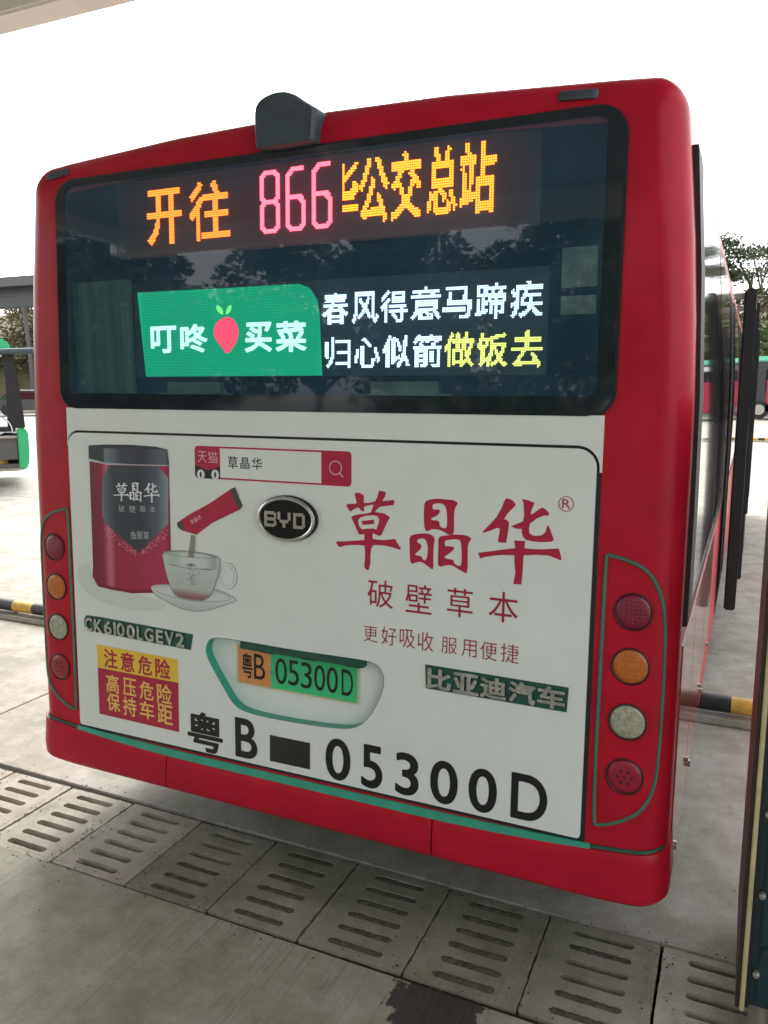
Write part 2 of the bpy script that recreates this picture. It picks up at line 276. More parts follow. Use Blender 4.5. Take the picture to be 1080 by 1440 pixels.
# outlines measured on the rear of the bus, in metres (across, up)
D = {
 'hatch': [(-1.0122,1.6514),(0.9992,1.6514),(0.9992,0.4701),(-1.0122,0.4701)],
 'window': [(-0.9805,2.4877),(-1.0189,2.2076),(-1.0351,1.8226),(-1.0061,1.7551),(-0.3235,1.7496),(0.478,1.7417),(0.9951,1.7434),(1.0327,1.7756),(1.0325,2.1041),(1.0026,2.4959),(0.9196,2.5794),(0.4625,2.6016),(-0.3035,2.5989),(-0.8367,2.5787),(-0.9774,2.5379)],
 'white': [(-1.0137,1.7495),(1.0011,1.7395)],
 'bumpertop': [(-1.1651,0.467),(-1.0051,0.4593),(-0.5635,0.4546),(0.1003,0.4511),(0.5288,0.4477),(1.0103,0.4591),(1.2253,0.471)],
 'bumperred': [(-0.5643,0.4314),(0.1002,0.4194),(0.5293,0.423),(1.0107,0.4499)],
 'seam': [(-0.5757,0.2986),(0.5245,0.2814)],
 'lamps': [(-1.1117,1.1904),(-1.114,1.0303),(-1.1167,0.8619),(-1.1153,0.6946),(1.1252,1.1902),(1.1256,1.0264),(1.1279,0.8598),(1.1282,0.6895)],
 'lampR': [(1.07,1.1855),(1.1785,1.1985),(1.1254,1.0734),(1.1304,0.9739),(1.0779,1.0182),(1.1788,1.0334)],
 'tube': [(1.0406,1.3519),(1.04,1.1284),(1.0376,0.7753),(1.0409,0.5328),(1.049,0.5199),(1.1186,0.5474),(1.1816,0.5984),(1.2135,0.6691),(1.22,0.8108),(1.2194,1.077),(1.2134,1.1879),(1.1958,1.2597),(1.1586,1.3147),(1.1016,1.3388),(1.0479,1.3489)],
 'tubeL': [(-1.0525,1.3566),(-1.1058,1.3453),(-1.1621,1.3018),(-1.181,1.2604),(-1.1858,1.1061),(-1.179,0.8766),(-1.176,0.6677),(-1.1535,0.5866),(-1.1019,0.536),(-1.0375,0.5302)],
 'big': [('粤',-0.4699,-0.3083,0.4731,0.627),('B',-0.2535,-0.1575,0.4849,0.6362),('0',0.1229,0.2197,0.4809,0.632),('5',0.2605,0.3402,0.4794,0.6338),('3',0.3873,0.4715,0.4827,0.6317),('0',0.512,0.6073,0.4825,0.6308),('0',0.6439,0.7375,0.4836,0.6313),('D',0.7828,0.8973,0.4904,0.6414)],
 'blackrect': [(-0.1029,0.5944),(0.0608,0.5952),(0.0604,0.498),(-0.104,0.4962)],
 'sub': [('破',0.2802,0.372,1.1125,1.2048),('壁',0.4158,0.5064,1.1093,1.2039),('草',0.5579,0.6427,1.1133,1.2059),('本',0.6938,0.7862,1.1139,1.2101)],
 'sub2': [('更',0.2667,0.3187,0.9922,1.0442),('好',0.3312,0.3859,0.9896,1.0517),('吸',0.3972,0.4508,0.9898,1.0513),('收',0.4601,0.5144,0.9882,1.0508),('服',0.5414,0.5943,0.9909,1.0441),('用',0.6093,0.6584,0.9901,1.0444),('便',0.6715,0.7246,0.9884,1.0472),('捷',0.7357,0.7934,0.9898,1.0496)],
 'reg': [('R',0.9063,0.9305,1.4769,1.504)],
 'regc': [('O',0.8954,0.9399,1.4679,1.5129)],
 'hua1': [(0.7391,1.4964),(0.7543,1.4932),(0.7636,1.4869),(0.7684,1.4774),(0.7538,1.461),(0.7421,1.4482),(0.7343,1.4327),(0.7426,1.4312),(0.7499,1.4233),(0.7469,1.3916),(0.7426,1.3617),(0.7233,1.3601),(0.7161,1.3643),(0.7204,1.3865),(0.722,1.4032),(0.7112,1.4046),(0.6929,1.395),(0.6681,1.3855),(0.6711,1.3934),(0.6892,1.4129),(0.7102,1.4371),(0.7247,1.4651),(0.7346,1.4911)],
 'hua2': [(0.7873,1.4972),(0.8053,1.4944),(0.8248,1.4876),(0.818,1.4696),(0.8136,1.453),(0.8215,1.455),(0.8387,1.4694),(0.8488,1.4759),(0.8607,1.4694),(0.8693,1.4591),(0.8672,1.4522),(0.8541,1.4522),(0.8338,1.4426),(0.8137,1.4249),(0.8106,1.4113),(0.8123,1.3966),(0.8208,1.3907),(0.8357,1.3895),(0.8504,1.393),(0.8603,1.4017),(0.8667,1.4258),(0.8746,1.4102),(0.8859,1.3817),(0.8803,1.3759),(0.8511,1.3723),(0.8215,1.372),(0.8034,1.3756),(0.7941,1.3832),(0.7898,1.3949),(0.7894,1.4074),(0.7722,1.407),(0.7554,1.4126),(0.7718,1.4204),(0.7926,1.4302),(0.7949,1.4488),(0.7922,1.4842)],
 'hua3': [(0.7658,1.3705),(0.7825,1.3709),(0.8006,1.3712),(0.7989,1.3501),(0.8223,1.3491),(0.8519,1.3507),(0.902,1.3574),(0.9108,1.3263),(0.9071,1.323),(0.8909,1.3284),(0.8731,1.3339),(0.8377,1.3331),(0.7975,1.3281),(0.7965,1.3144),(0.7962,1.2782),(0.793,1.2378),(0.7686,1.2374),(0.7742,1.273),(0.7703,1.2999),(0.7694,1.3256),(0.7321,1.3232),(0.7013,1.318),(0.6796,1.3124),(0.6624,1.3062),(0.6556,1.3232),(0.6854,1.3294),(0.7163,1.3361),(0.7469,1.3427),(0.7717,1.3478),(0.7691,1.3632)],
 'cao_o': [(0.2317,1.4845),(0.2488,1.4855),(0.2645,1.4781),(0.2642,1.4532),(0.2829,1.4548),(0.3049,1.4609),(0.3125,1.4749),(0.3187,1.4964),(0.3315,1.4959),(0.3438,1.4919),(0.3393,1.4788),(0.3298,1.4638),(0.3497,1.4659),(0.3679,1.47),(0.3738,1.4645),(0.3701,1.4531),(0.3473,1.4489),(0.3243,1.4456),(0.3128,1.4373),(0.3044,1.4262),(0.3168,1.4258),(0.3374,1.4237),(0.3579,1.4133),(0.3454,1.3901),(0.3278,1.3521),(0.3201,1.3492),(0.2967,1.3569),(0.2969,1.3378),(0.3125,1.3367),(0.3383,1.3371),(0.3765,1.3442),(0.3856,1.3296),(0.3972,1.3153),(0.3934,1.3102),(0.3667,1.3162),(0.341,1.3193),(0.3152,1.319),(0.2996,1.3177),(0.2919,1.3051),(0.289,1.2809),(0.2897,1.2569),(0.2833,1.2333),(0.2741,1.2349),(0.2674,1.2427),(0.2699,1.2671),(0.2705,1.2889),(0.2683,1.3132),(0.2498,1.3136),(0.2179,1.3109),(0.1937,1.307),(0.1762,1.3001),(0.1626,1.3137),(0.1653,1.3188),(0.1964,1.3213),(0.2285,1.3263),(0.2668,1.3318),(0.2675,1.351),(0.2483,1.3483),(0.2362,1.3702),(0.2188,1.4038),(0.2254,1.409),(0.2492,1.4154),(0.2754,1.4202),(0.2897,1.424),(0.296,1.4386),(0.2998,1.4507),(0.283,1.4473),(0.2653,1.4414),(0.2649,1.4248),(0.257,1.4266),(0.2451,1.4378),(0.2306,1.4321),(0.2161,1.4216),(0.2067,1.4318),(0.2,1.4433),(0.2066,1.4466),(0.2305,1.4488),(0.2397,1.4517),(0.2344,1.4681)],
 'cao_h': [(0.244,1.39),(0.2453,1.3972),(0.2545,1.4062),(0.2754,1.4124),(0.2988,1.4157),(0.3144,1.4127),(0.3201,1.4025),(0.3172,1.3881),(0.3096,1.3685),(0.2992,1.3725),(0.2757,1.3696),(0.2574,1.3658),(0.2481,1.3759)],
 'cao_i': [(0.2572,1.3945),(0.2755,1.3965),(0.3015,1.4019),(0.3011,1.3869),(0.2625,1.3813),(0.2586,1.385)],
 'jing1': [(0.4766,1.4711),(0.4964,1.4792),(0.5205,1.4828),(0.5444,1.4815),(0.5729,1.4814),(0.5873,1.4722),(0.5793,1.4616),(0.5749,1.4455),(0.5743,1.4206),(0.5765,1.3733),(0.5563,1.372),(0.5442,1.3797),(0.5272,1.3853),(0.5054,1.386),(0.4946,1.3817),(0.4861,1.3758),(0.4781,1.3839),(0.4744,1.4136),(0.4746,1.4481)],
 'jing1h': [(0.5028,1.4579),(0.5051,1.4649),(0.5207,1.4688),(0.5376,1.4669),(0.5468,1.4584),(0.5512,1.4417),(0.5524,1.4191),(0.5523,1.3917),(0.5391,1.3912),(0.5275,1.3956),(0.5271,1.4139),(0.5001,1.4131),(0.4987,1.4188),(0.5167,1.428),(0.5262,1.4366),(0.5279,1.4488),(0.5091,1.4476),(0.503,1.4488)],
 'jing2': [(0.4264,1.3572),(0.4494,1.3655),(0.474,1.3697),(0.4984,1.3693),(0.5133,1.3578),(0.51,1.338),(0.5081,1.3124),(0.5099,1.2557),(0.5005,1.2594),(0.4831,1.2706),(0.4682,1.2786),(0.4509,1.2746),(0.4385,1.2681),(0.4309,1.2728),(0.4286,1.2937),(0.4276,1.3265)],
 'jing2h': [(0.4523,1.339),(0.4534,1.3484),(0.4669,1.3534),(0.4792,1.3528),(0.4868,1.3407),(0.4908,1.3225),(0.4887,1.2991),(0.4841,1.2835),(0.473,1.2837),(0.4691,1.2962),(0.448,1.2966),(0.4467,1.3024),(0.4601,1.3129),(0.4679,1.3229),(0.4672,1.3344)],
 'jing3': [(0.5241,1.3621),(0.5468,1.3685),(0.5801,1.3745),(0.6084,1.3751),(0.6249,1.3712),(0.6332,1.3651),(0.6242,1.3519),(0.621,1.3381),(0.6236,1.2545),(0.6089,1.2583),(0.5897,1.268),(0.5703,1.2776),(0.5488,1.2733),(0.5248,1.2657),(0.5248,1.3023),(0.5254,1.33)],
 'jing3h': [(0.5452,1.3523),(0.5614,1.3564),(0.5851,1.3601),(0.5982,1.3566),(0.6019,1.3319),(0.6032,1.2784),(0.5918,1.2762),(0.5774,1.2829),(0.5767,1.2943),(0.5484,1.2952),(0.5458,1.3018),(0.5624,1.3137),(0.5769,1.3264),(0.5767,1.3355),(0.5571,1.3355),(0.5464,1.3336)],
 'bar_out': [(-0.4066,1.6109),(-0.3942,1.6195),(0.2074,1.6155),(0.2187,1.6059),(0.2191,1.5127),(0.2079,1.5035),(-0.298,1.5083),(-0.3973,1.5035),(-0.4093,1.5113)],
 'bar_in': [(-0.2932,1.6091),(0.1072,1.6064),(0.1071,1.5132),(-0.2952,1.5149)],
 'bart': [('草',-0.2647,-0.2225,1.5423,1.5865),('晶',-0.2123,-0.1745,1.5444,1.5841),('华',-0.1651,-0.1235,1.5433,1.5848)],
 'tm': [('天',-0.3939,-0.3548,1.5609,1.5993),('猫',-0.3509,-0.3083,1.5588,1.5998)],
 'cat': [(-0.4063,1.5486),(-0.386,1.5439),(-0.3627,1.5344),(-0.3259,1.536),(-0.3091,1.546),(-0.2971,1.552),(-0.298,1.5083),(-0.3973,1.5035),(-0.4073,1.5097)],
 'cateyes': [(-0.382,1.5164),(-0.3197,1.5182),(0.1604,1.5632),(0.1844,1.5642),(0.1764,1.5446),(0.1885,1.5335)],
 'lid': [(-0.9061,1.6039),(-0.8208,1.61),(-0.6869,1.6123),(-0.5792,1.6089),(-0.5288,1.6005),(-0.5223,1.5455),(-0.5266,1.5413),(-0.69,1.5379),(-0.8243,1.5384),(-0.9112,1.5526),(-0.9072,1.558)],
 'lidrim': [(-0.911,1.5561),(-0.8242,1.5412),(-0.6899,1.5403),(-0.5223,1.5448),(-0.5191,1.5416),(-0.6901,1.5366),(-0.8244,1.5366),(-0.9113,1.5515)],
 'tin': [(-0.9057,1.544),(-0.8115,1.5337),(-0.5243,1.5406),(-0.5265,1.2201),(-0.5309,1.0904),(-0.6024,1.0606),(-0.7172,1.046),(-0.8217,1.0492),(-0.8856,1.0549),(-0.9134,1.092),(-0.9085,1.1345)],
 'tinlabel': [(-0.8116,1.5317),(-0.5727,1.5376),(-0.5281,1.4981),(-0.5339,1.3278),(-0.6747,1.2072),(-0.8357,1.3061),(-0.8501,1.3357),(-0.8435,1.468)],
 'tint': [('草',-0.7905,-0.7133,1.3975,1.4697),('晶',-0.7133,-0.6528,1.4017,1.4731),('华',-0.6442,-0.5701,1.4013,1.4749)],
 'tint2': [('破',-0.7675,-0.7391,1.3573,1.3825),('壁',-0.7161,-0.6856,1.3598,1.3848),('草',-0.6654,-0.6378,1.362,1.3869),('本',-0.618,-0.5907,1.3641,1.3888),('鱼',-0.714,-0.6859,1.2585,1.2878),('腥',-0.6847,-0.6556,1.2598,1.289),('草',-0.6531,-0.6255,1.2603,1.2904)],
 'shadow': [(-0.966,1.1291),(-0.8993,1.1039),(-0.8822,1.0427),(-0.7179,1.0294),(-0.6032,1.0371),(-0.5916,1.0131),(-0.7725,0.9712),(-0.9316,1.0056)],
 'sachet': [(-0.4928,1.3344),(-0.4405,1.367),(-0.3434,1.4162),(-0.2491,1.4743),(-0.2365,1.4778),(-0.2067,1.4141),(-0.2172,1.4012),(-0.3365,1.3455),(-0.4072,1.2971),(-0.4734,1.3084),(-0.491,1.3199)],
 'sach_a': [(-0.2575,1.4686),(-0.2365,1.4785),(-0.2046,1.4142),(-0.2206,1.3993)],
 'sach_b': [(-0.4937,1.3343),(-0.4724,1.3431),(-0.4623,1.3074),(-0.4902,1.3181)],
 'powder': [(-0.4293,1.2954),(-0.4118,1.2931),(-0.4184,1.2125),(-0.4473,1.2099)],
 'powder2': [(-0.4594,1.1812),(-0.4323,1.1893),(-0.4059,1.1844),(-0.4327,1.1764)],
 'grains': [(-0.4711,1.1635),(-0.3842,1.1718),(-0.3804,1.1503),(-0.408,1.1071),(-0.4482,1.1028),(-0.465,1.1419)],
 'cup': [(-0.5672,1.2197),(-0.5119,1.2307),(-0.4444,1.2351),(-0.3565,1.2325),(-0.3028,1.2229),(-0.3048,1.1939),(-0.3198,1.1345),(-0.3565,1.0546),(-0.4497,1.0506),(-0.5108,1.055),(-0.539,1.1046),(-0.5595,1.1774)],
 'cupin': [(-0.5604,1.2176),(-0.5121,1.227),(-0.4445,1.2314),(-0.3566,1.2289),(-0.3085,1.2202),(-0.3569,1.2144),(-0.4451,1.2108),(-0.5126,1.2115)],
 'liquid': [(-0.5558,1.1759),(-0.4911,1.1745),(-0.4017,1.1757),(-0.3068,1.1793),(-0.322,1.1343),(-0.3595,1.0579),(-0.4497,1.0536),(-0.5075,1.0584),(-0.5343,1.105),(-0.5532,1.1593)],
 'liquidb': [(-0.5279,1.0907),(-0.449,1.0768),(-0.3427,1.0847),(-0.3586,1.0565),(-0.4497,1.0525),(-0.5108,1.0558)],
 'handle': [(-0.2721,1.1611),(-0.2319,1.1651),(-0.2712,1.2078),(-0.3161,1.1095)],
 'saucer': [(-0.6292,1.08),(-0.6043,1.0932),(-0.5437,1.1003),(-0.4481,1.1066),(-0.3162,1.1058),(-0.2377,1.08),(-0.24,1.0689),(-0.2743,1.0559),(-0.344,1.0277),(-0.4062,1.011),(-0.4599,1.0102),(-0.5188,1.0203),(-0.6058,1.0521)],
 'saucer2': [(-0.6189,1.0792),(-0.5951,1.0893),(-0.4935,1.0981),(-0.3206,1.1017),(-0.2462,1.0772),(-0.3173,1.0565),(-0.4499,1.0462),(-0.5775,1.059)],
 'warn': [(-0.9061,0.8198),(-0.507,0.8139),(-0.5103,0.5286),(-0.9063,0.532),(-0.9048,0.7236),(-0.5085,0.7238)],
 'w1': [('注',-0.8707,-0.802,0.7318,0.8091),('意',-0.7862,-0.7167,0.7297,0.8081),('危',-0.6989,-0.631,0.73,0.8057),('险',-0.6159,-0.5429,0.7287,0.8072)],
 'w2': [('高',-0.8638,-0.7982,0.6306,0.7068),('压',-0.7791,-0.7117,0.6316,0.7051),('危',-0.6953,-0.6272,0.6308,0.7053),('险',-0.6106,-0.5397,0.6288,0.708),('保',-0.8638,-0.796,0.5548,0.6295),('持',-0.7817,-0.7141,0.5502,0.628),('车',-0.6985,-0.6265,0.5524,0.6255),('距',-0.6113,-0.5379,0.5497,0.6275)],
 'byd': [(-0.1395,1.3766),(0.0976,1.3829),(-0.0221,1.4626),(-0.0076,1.304),(-0.1328,1.376),(0.0787,1.3838),(-0.0274,1.4465),(-0.0102,1.3129)],
 'bydt': [('B',-0.1086,-0.0607,1.3518,1.4067),('Y',-0.0555,-0.0032,1.3536,1.4046),('D',0.0071,0.0534,1.3523,1.4063)],
 'badge1': [(-0.9683,0.9216),(-0.9415,0.9364),(-0.4326,0.9223),(-0.4474,0.8578),(-0.9635,0.8728)],
 'badge2': [(0.4874,0.9445),(0.9478,0.9402),(0.9446,0.8621),(0.4913,0.8641)],
 'plate': [(-0.2445,0.8917),(0.2319,0.9067),(0.2184,0.7546),(-0.2634,0.7539),(-0.112,0.9605)],
 'platet': [('粤',-0.2419,-0.1958,0.7777,0.8729),('B',-0.19,-0.1423,0.7796,0.874),('0',-0.0991,-0.0513,0.7773,0.8725),('5',-0.0457,-0.0021,0.7792,0.8724),('3',0.0069,0.0505,0.777,0.8726),('0',0.0601,0.103,0.7775,0.8705),('0',0.1097,0.1533,0.7782,0.8706),('D',0.168,0.2115,0.7768,0.8702)],
 'pocket': [(-0.3328,0.9256),(-0.2182,0.926),(0.0187,0.9227),(0.2574,0.9264),(0.3145,0.922),(0.3396,0.894),(0.3446,0.8523),(0.3271,0.7959),(0.2877,0.7243),(0.2473,0.6863),(0.1884,0.6677),(0.0047,0.6565),(-0.1895,0.6563),(-0.2563,0.674),(-0.3027,0.7369),(-0.3628,0.8219),(-0.3826,0.8662),(-0.3676,0.9093)],
 'led1': [('开',-0.6239,-0.4711,2.3269,2.52),('往',-0.4387,-0.2686,2.3274,2.5237)],
 'led2': [('8',-0.1464,-0.0714,2.3328,2.532),('6',-0.0467,0.0261,2.3332,2.5339),('6',0.0518,0.1242,2.3333,2.537)],
 'led3': [('P',0.1626,0.2144,2.381,2.5231),('公',0.22,0.3237,2.3356,2.5339),('交',0.3292,0.4335,2.3359,2.5382),('总',0.4495,0.5466,2.3387,2.5397),('站',0.5534,0.666,2.3343,2.5399)],
 'scw': [('春',0.0893,0.1851,2.0285,2.1285),('风',0.1963,0.2906,2.0275,2.1272),('得',0.2989,0.391,2.0279,2.1261),('意',0.4021,0.5029,2.0303,2.1316),('马',0.509,0.6033,2.0318,2.1279),('蹄',0.6128,0.7082,2.0297,2.1337),('疾',0.7204,0.8193,2.028,2.1328),('归',0.0998,0.1926,1.8876,1.9867),('心',0.2047,0.2986,1.8867,1.9841),('似',0.3069,0.4012,1.8858,1.9875),('箭',0.4108,0.5097,1.8856,1.9898)],
 'scy': [('做',0.5158,0.6129,1.8861,1.9914),('饭',0.6204,0.7178,1.8865,1.9886),('去',0.7271,0.8246,1.8841,1.9905)],
 'green': [(-0.6833,2.1664),(-0.2313,2.1644),(0.0021,2.1631),(0.042,2.1476),(0.0696,2.1093),(0.0775,2.0686),(0.0875,1.8638),(-0.654,1.8637)],
 'gt': [('叮',-0.6263,-0.5083,1.9465,2.0438),('咚',-0.4921,-0.3722,1.9465,2.0471),('买',-0.2152,-0.1061,1.9434,2.0457),('菜',-0.091,0.0294,1.9426,2.045)],
 'radish': [(-0.2944,2.0665),(-0.3212,2.0581),(-0.3414,2.0371),(-0.3474,2.012),(-0.3319,1.9826),(-0.31,1.9604),(-0.2882,1.9369),(-0.2657,1.9596),(-0.2476,1.9843),(-0.2383,2.0162),(-0.2508,2.0486),(-0.2724,2.0636)],
 'leafL': [(-0.3031,2.0725),(-0.3207,2.0796),(-0.3312,2.0922),(-0.3326,2.1087),(-0.3158,2.103),(-0.3045,2.0897)],
 'leafR': [(-0.2943,2.0722),(-0.2904,2.0892),(-0.2804,2.1031),(-0.2689,2.1076),(-0.2692,2.092),(-0.2765,2.0794)],
 'bright': [(0.858,2.1973),(0.9581,2.1947),(0.9621,2.015),(0.865,2.0182),(-1.0131,2.2127),(-0.7234,2.2107),(-0.7238,1.8106),(-1.0249,1.8235)],
 'pod': [(-0.1256,2.6336),(-0.13,2.7105),(-0.116,2.7411),(-0.0647,2.7554),(-0.0119,2.7543),(0.0399,2.7384),(0.0783,2.7037),(0.1036,2.6855),(0.1035,2.5951),(0.0052,2.5897),(-0.0935,2.5947)],
 'marks': [(-1.0262,2.6107),(0.9934,2.6143),(1.1203,2.6083)],
 'top': [(-1.0797,2.6189),(-0.9356,2.6534),(-0.6672,2.6712),(-0.3596,2.6848),(-0.1331,2.6869),(0.1036,2.6835),(0.4611,2.6808),(0.6773,2.6672),(0.9166,2.6507),(1.0653,2.6375),(1.1455,2.6289)],
}
# ================================================================== the bus
RC = 0.088; RT = 0.11; S0 = 2.60
def hw(s): return 1.247 - (0.058 * ((s - 1.5) / 1.1) ** 2 if s > 1.5 else 0)
def crown(x, s): return -0.040 * x * x * min(1.0, max(0.0, (s - 2.0) / 0.6))
def shell_columns():
    cols = [('y', 10.3), ('y', 9.0), ('y', 7.5), ('y', 6.0), ('y', 4.5), ('y', 3.0), ('y', 1.5), ('y', 0.5)]
    cols += [('t', k * pi / 16) for k in range(8, -1, -1)]
    return cols
REARX = [1.0, 0.5, 0.0, -0.5, -1.0]
def shell_point(side, c, s, e, zz, yshift=0.0):
    h = hw(min(s, 2.6)); rc = max(RC - e, 0.012); xc = h - RC
    if c[0] == 'y': return Vector((side * (h - e), c[1] if c[1] < 10 else c[1] - e, zz))
    t = c[1]; return Vector((side * (xc + rc * sin(t)), e + rc - rc * cos(t) if e < RC else e, zz))
def build_shell(name, m, parent, holes=True, zbot=0.31, n_back=0.010):
    rows = [(s, 0.0, s) for s in (zbot, 0.48, 0.9, 1.3, 1.62, 1.765, 2.0, 2.25, 2.57, S0)]
    rows += [(S0, RT * (1 - cos(a)), S0 + RT * sin(a)) for a in [pi / 2 * k / 7 for k in range(1, 8)]]
    V = []; idx = []
    cols = shell_columns()
    for (s, e, zz) in rows:
        line = []
        pts = [shell_point(1, c, s, e, zz) for c in cols]
        pts += [Vector((x, e if e < RC else e, zz)) for x in REARX]
        pts += [shell_point(-1, c, s, e, zz) for c in reversed(cols)]
        for p in pts:
            if p.y > 9.9: p.y = 10.3 - e
            z = p.z + crown(p.x, p.z)
            V.append((p.x, p.y + n_back + p.z * sin(LEAN), z * cos(LEAN))); line.append(len(V) - 1)
        idx.append(line)
    F = []; n = len(idx[0])
    i0 = len(cols); i1 = i0 + len(REARX) - 1
    for r in range(len(rows) - 1):
        for c in range(n):
            d = (c + 1) % n
            if holes and c >= i0 and d <= i1 and rows[r + 1][1] == 0 and ((1.76 < rows[r][0] and rows[r + 1][0] < 2.58) or (.47 < rows[r][0] and rows[r + 1][0] < 1.63)): continue
            F.append((idx[r][c], idx[r][d], idx[r + 1][d], idx[r + 1][c]))
    last = idx[-1]
    for k in range(n // 2 - 1):
        a, b, c_, d = last[k], last[k + 1], last[n - 2 - k], last[n - 1 - k]
        if k + 1 < n - 2 - k: F.append((a, b, c_, d))
    o = obj(name, V, F, m, parent); smooth_angle(o, 30); return o

def wrapP(a, s, n=0.0):
    """a runs across the rear from the centre and round the corners on to the sides"""
    h = hw(s); xc = h - RC; sg = 1 if a >= 0 else -1; d = abs(a)
    if d <= xc: p = (a, -n)
    else:
        t = (d - xc) / RC
        if t <= pi / 2: p = (sg * (xc + (RC + n) * sin(t)), RC - (RC + n) * cos(t))
        else: p = (sg * (h + n), RC + (d - xc - RC * pi / 2))
    return (p[0], p[1] + s * sin(LEAN), s * cos(LEAN) + n * sin(LEAN))
def a_of_x(x, s):
    h = hw(s); xc = h - RC; d = abs(x)
    if d <= xc: return x
    return math.copysign(xc + RC * math.asin(min(1, (d - xc) / RC)), x)

# ---- 2D outlines -> solid sheets lying on the rear plane
def fill2d(outer, holes=()):
    cu = bpy.data.curves.new('outline', 'CURVE'); cu.dimensions = '2D'; cu.fill_mode = 'BOTH'
    for lp in [outer] + list(holes):
        sp = cu.splines.new('POLY'); sp.points.add(len(lp) - 1)
        for q, (x, y) in zip(sp.points, lp): q.co = (x, y, 0, 1)
        sp.use_cyclic_u = True
    o = bpy.data.objects.new('outline', cu); C.objects.link(o)
    dg = bpy.context.evaluated_depsgraph_get(); dg.update()
    me = bpy.data.meshes.new_from_object(o.evaluated_get(dg))
    v = [(q.co.x, q.co.y) for q in me.vertices]; f = [tuple(p.vertices) for p in me.polygons]
    bpy.data.objects.remove(o); bpy.data.curves.remove(cu); bpy.data.meshes.remove(me)
    return v, f
def area(lp): return 0.5 * sum(lp[i][0] * lp[(i + 1) % len(lp)][1] - lp[(i + 1) % len(lp)][0] * lp[i][1] for i in range(len(lp)))
def sheet(name, outer, m, parent, n1, th=0.0008, holes=(), pf=RP):
    v, f = fill2d(outer, holes)
    fl = []
    for q in f:
        if area([v[i] for i in q]) < 0: q = q[::-1]
        fl.append(q)
    V = [pf(x, y, n1) for x, y in v]; F = list(fl)
    for lp in [outer] + list(holes):
        k = len(V); L_ = len(lp)
        V += [pf(x, y, n1) for x, y in lp] + [pf(x, y, n1 - th) for x, y in lp]
        for i in range(L_):
            j = (i + 1) % L_; q = (k + i, k + L_ + i, k + L_ + j, k + j)
            F.append(q)
    return obj(name, V, F, m, parent)
def rrect(x0, x1, y0, y1, r, n=6):
    P = []
    for cx, cy, a0 in ((x1 - r, y1 - r, 0), (x0 + r, y1 - r, pi / 2), (x0 + r, y0 + r, pi), (x1 - r, y0 + r, 1.5 * pi)):
        for k in range(n + 1): a = a0 + pi / 2 * k / n; P.append((cx + r * cos(a), cy + r * sin(a)))
    return P
def ellipse(cx, cy, rx, ry, n=40, rot=0):
    return [(cx + rx * cos(2 * pi * k / n) * cos(rot) - ry * sin(2 * pi * k / n) * sin(rot), cy + rx * cos(2 * pi * k / n) * sin(rot) + ry * sin(2 * pi * k / n) * cos(rot)) for k in range(n)]
def chaikin(P, it=1):
    for _ in range(it):
        Q = []
        for i in range(len(P)):
            a = P[i]; b = P[(i + 1) % len(P)]
            Q += [(a[0] * .75 + b[0] * .25, a[1] * .75 + b[1] * .25), (a[0] * .25 + b[0] * .75, a[1] * .25 + b[1] * .75)]
        P = Q
    return P
_raw = {}
def raw_glyph(ch):
    if ch not in _raw:
        cu = bpy.data.curves.new('glyph', 'FONT'); cu.body = ch; cu.resolution_u = 8 if ord(ch) < 256 else 3; cu.fill_mode = 'FRONT'
        o = bpy.data.objects.new('glyph', cu); C.objects.link(o)
        dg = bpy.context.evaluated_depsgraph_get(); dg.update()
        me = bpy.data.meshes.new_from_object(o.evaluated_get(dg)); me.calc_loop_triangles()
        v = np.array([(q.co.x, q.co.y) for q in me.vertices]); f = np.array([tuple(t.vertices) for t in me.loop_triangles])
        cnt = {}
        for t in f:
            for i in range(3):
                e = (int(t[i]), int(t[(i + 1) % 3])); p0 = tuple(np.round(v[e[0]], 5)); p1 = tuple(np.round(v[e[1]], 5))
                k = (min(p0, p1), max(p0, p1)); cnt[k] = cnt.get(k, 0) + 1
        seg = np.array([(k[0][0], k[0][1], k[1][0], k[1][1]) for k, c in cnt.items() if c == 1 and k[0] != k[1]])
        bpy.data.objects.remove(o); bpy.data.curves.remove(cu); bpy.data.meshes.remove(me)
        _raw[ch] = (v, f, seg)
    return _raw[ch]
def sdf(ch, P):
    """signed distance (positive inside) from points P to the glyph outline, in em"""
    v, f, seg = raw_glyph(ch); T = v[f]
    X = P[:, 0][:, None]; Z = P[:, 1][:, None]
    def sd(p, q): return (q[:, 0] - p[:, 0])[None] * (Z - p[:, 1][None]) - (q[:, 1] - p[:, 1])[None] * (X - p[:, 0][None])
    s1, s2, s3 = sd(T[:, 0], T[:, 1]), sd(T[:, 1], T[:, 2]), sd(T[:, 2], T[:, 0])
    ins = (((s1 >= 0) & (s2 >= 0) & (s3 >= 0)) | ((s1 <= 0) & (s2 <= 0) & (s3 <= 0))).any(axis=1)
    ax, ay, bx, by = seg.T; dx, dy = bx - ax, by - ay; L2 = dx * dx + dy * dy + 1e-12
    t = np.clip(((X - ax) * dx + (Z - ay) * dy) / L2, 0, 1)
    d = np.sqrt(((X - ax - t * dx) ** 2 + (Z - ay - t * dy) ** 2).min(axis=1))
    return np.where(ins, d, -d)
def bounds(ch, off):
    v, f, seg = raw_glyph(ch); return v[:, 0].min() - off, v[:, 0].max() + off, v[:, 1].min() - off, v[:, 1].max() + off
_g = {}
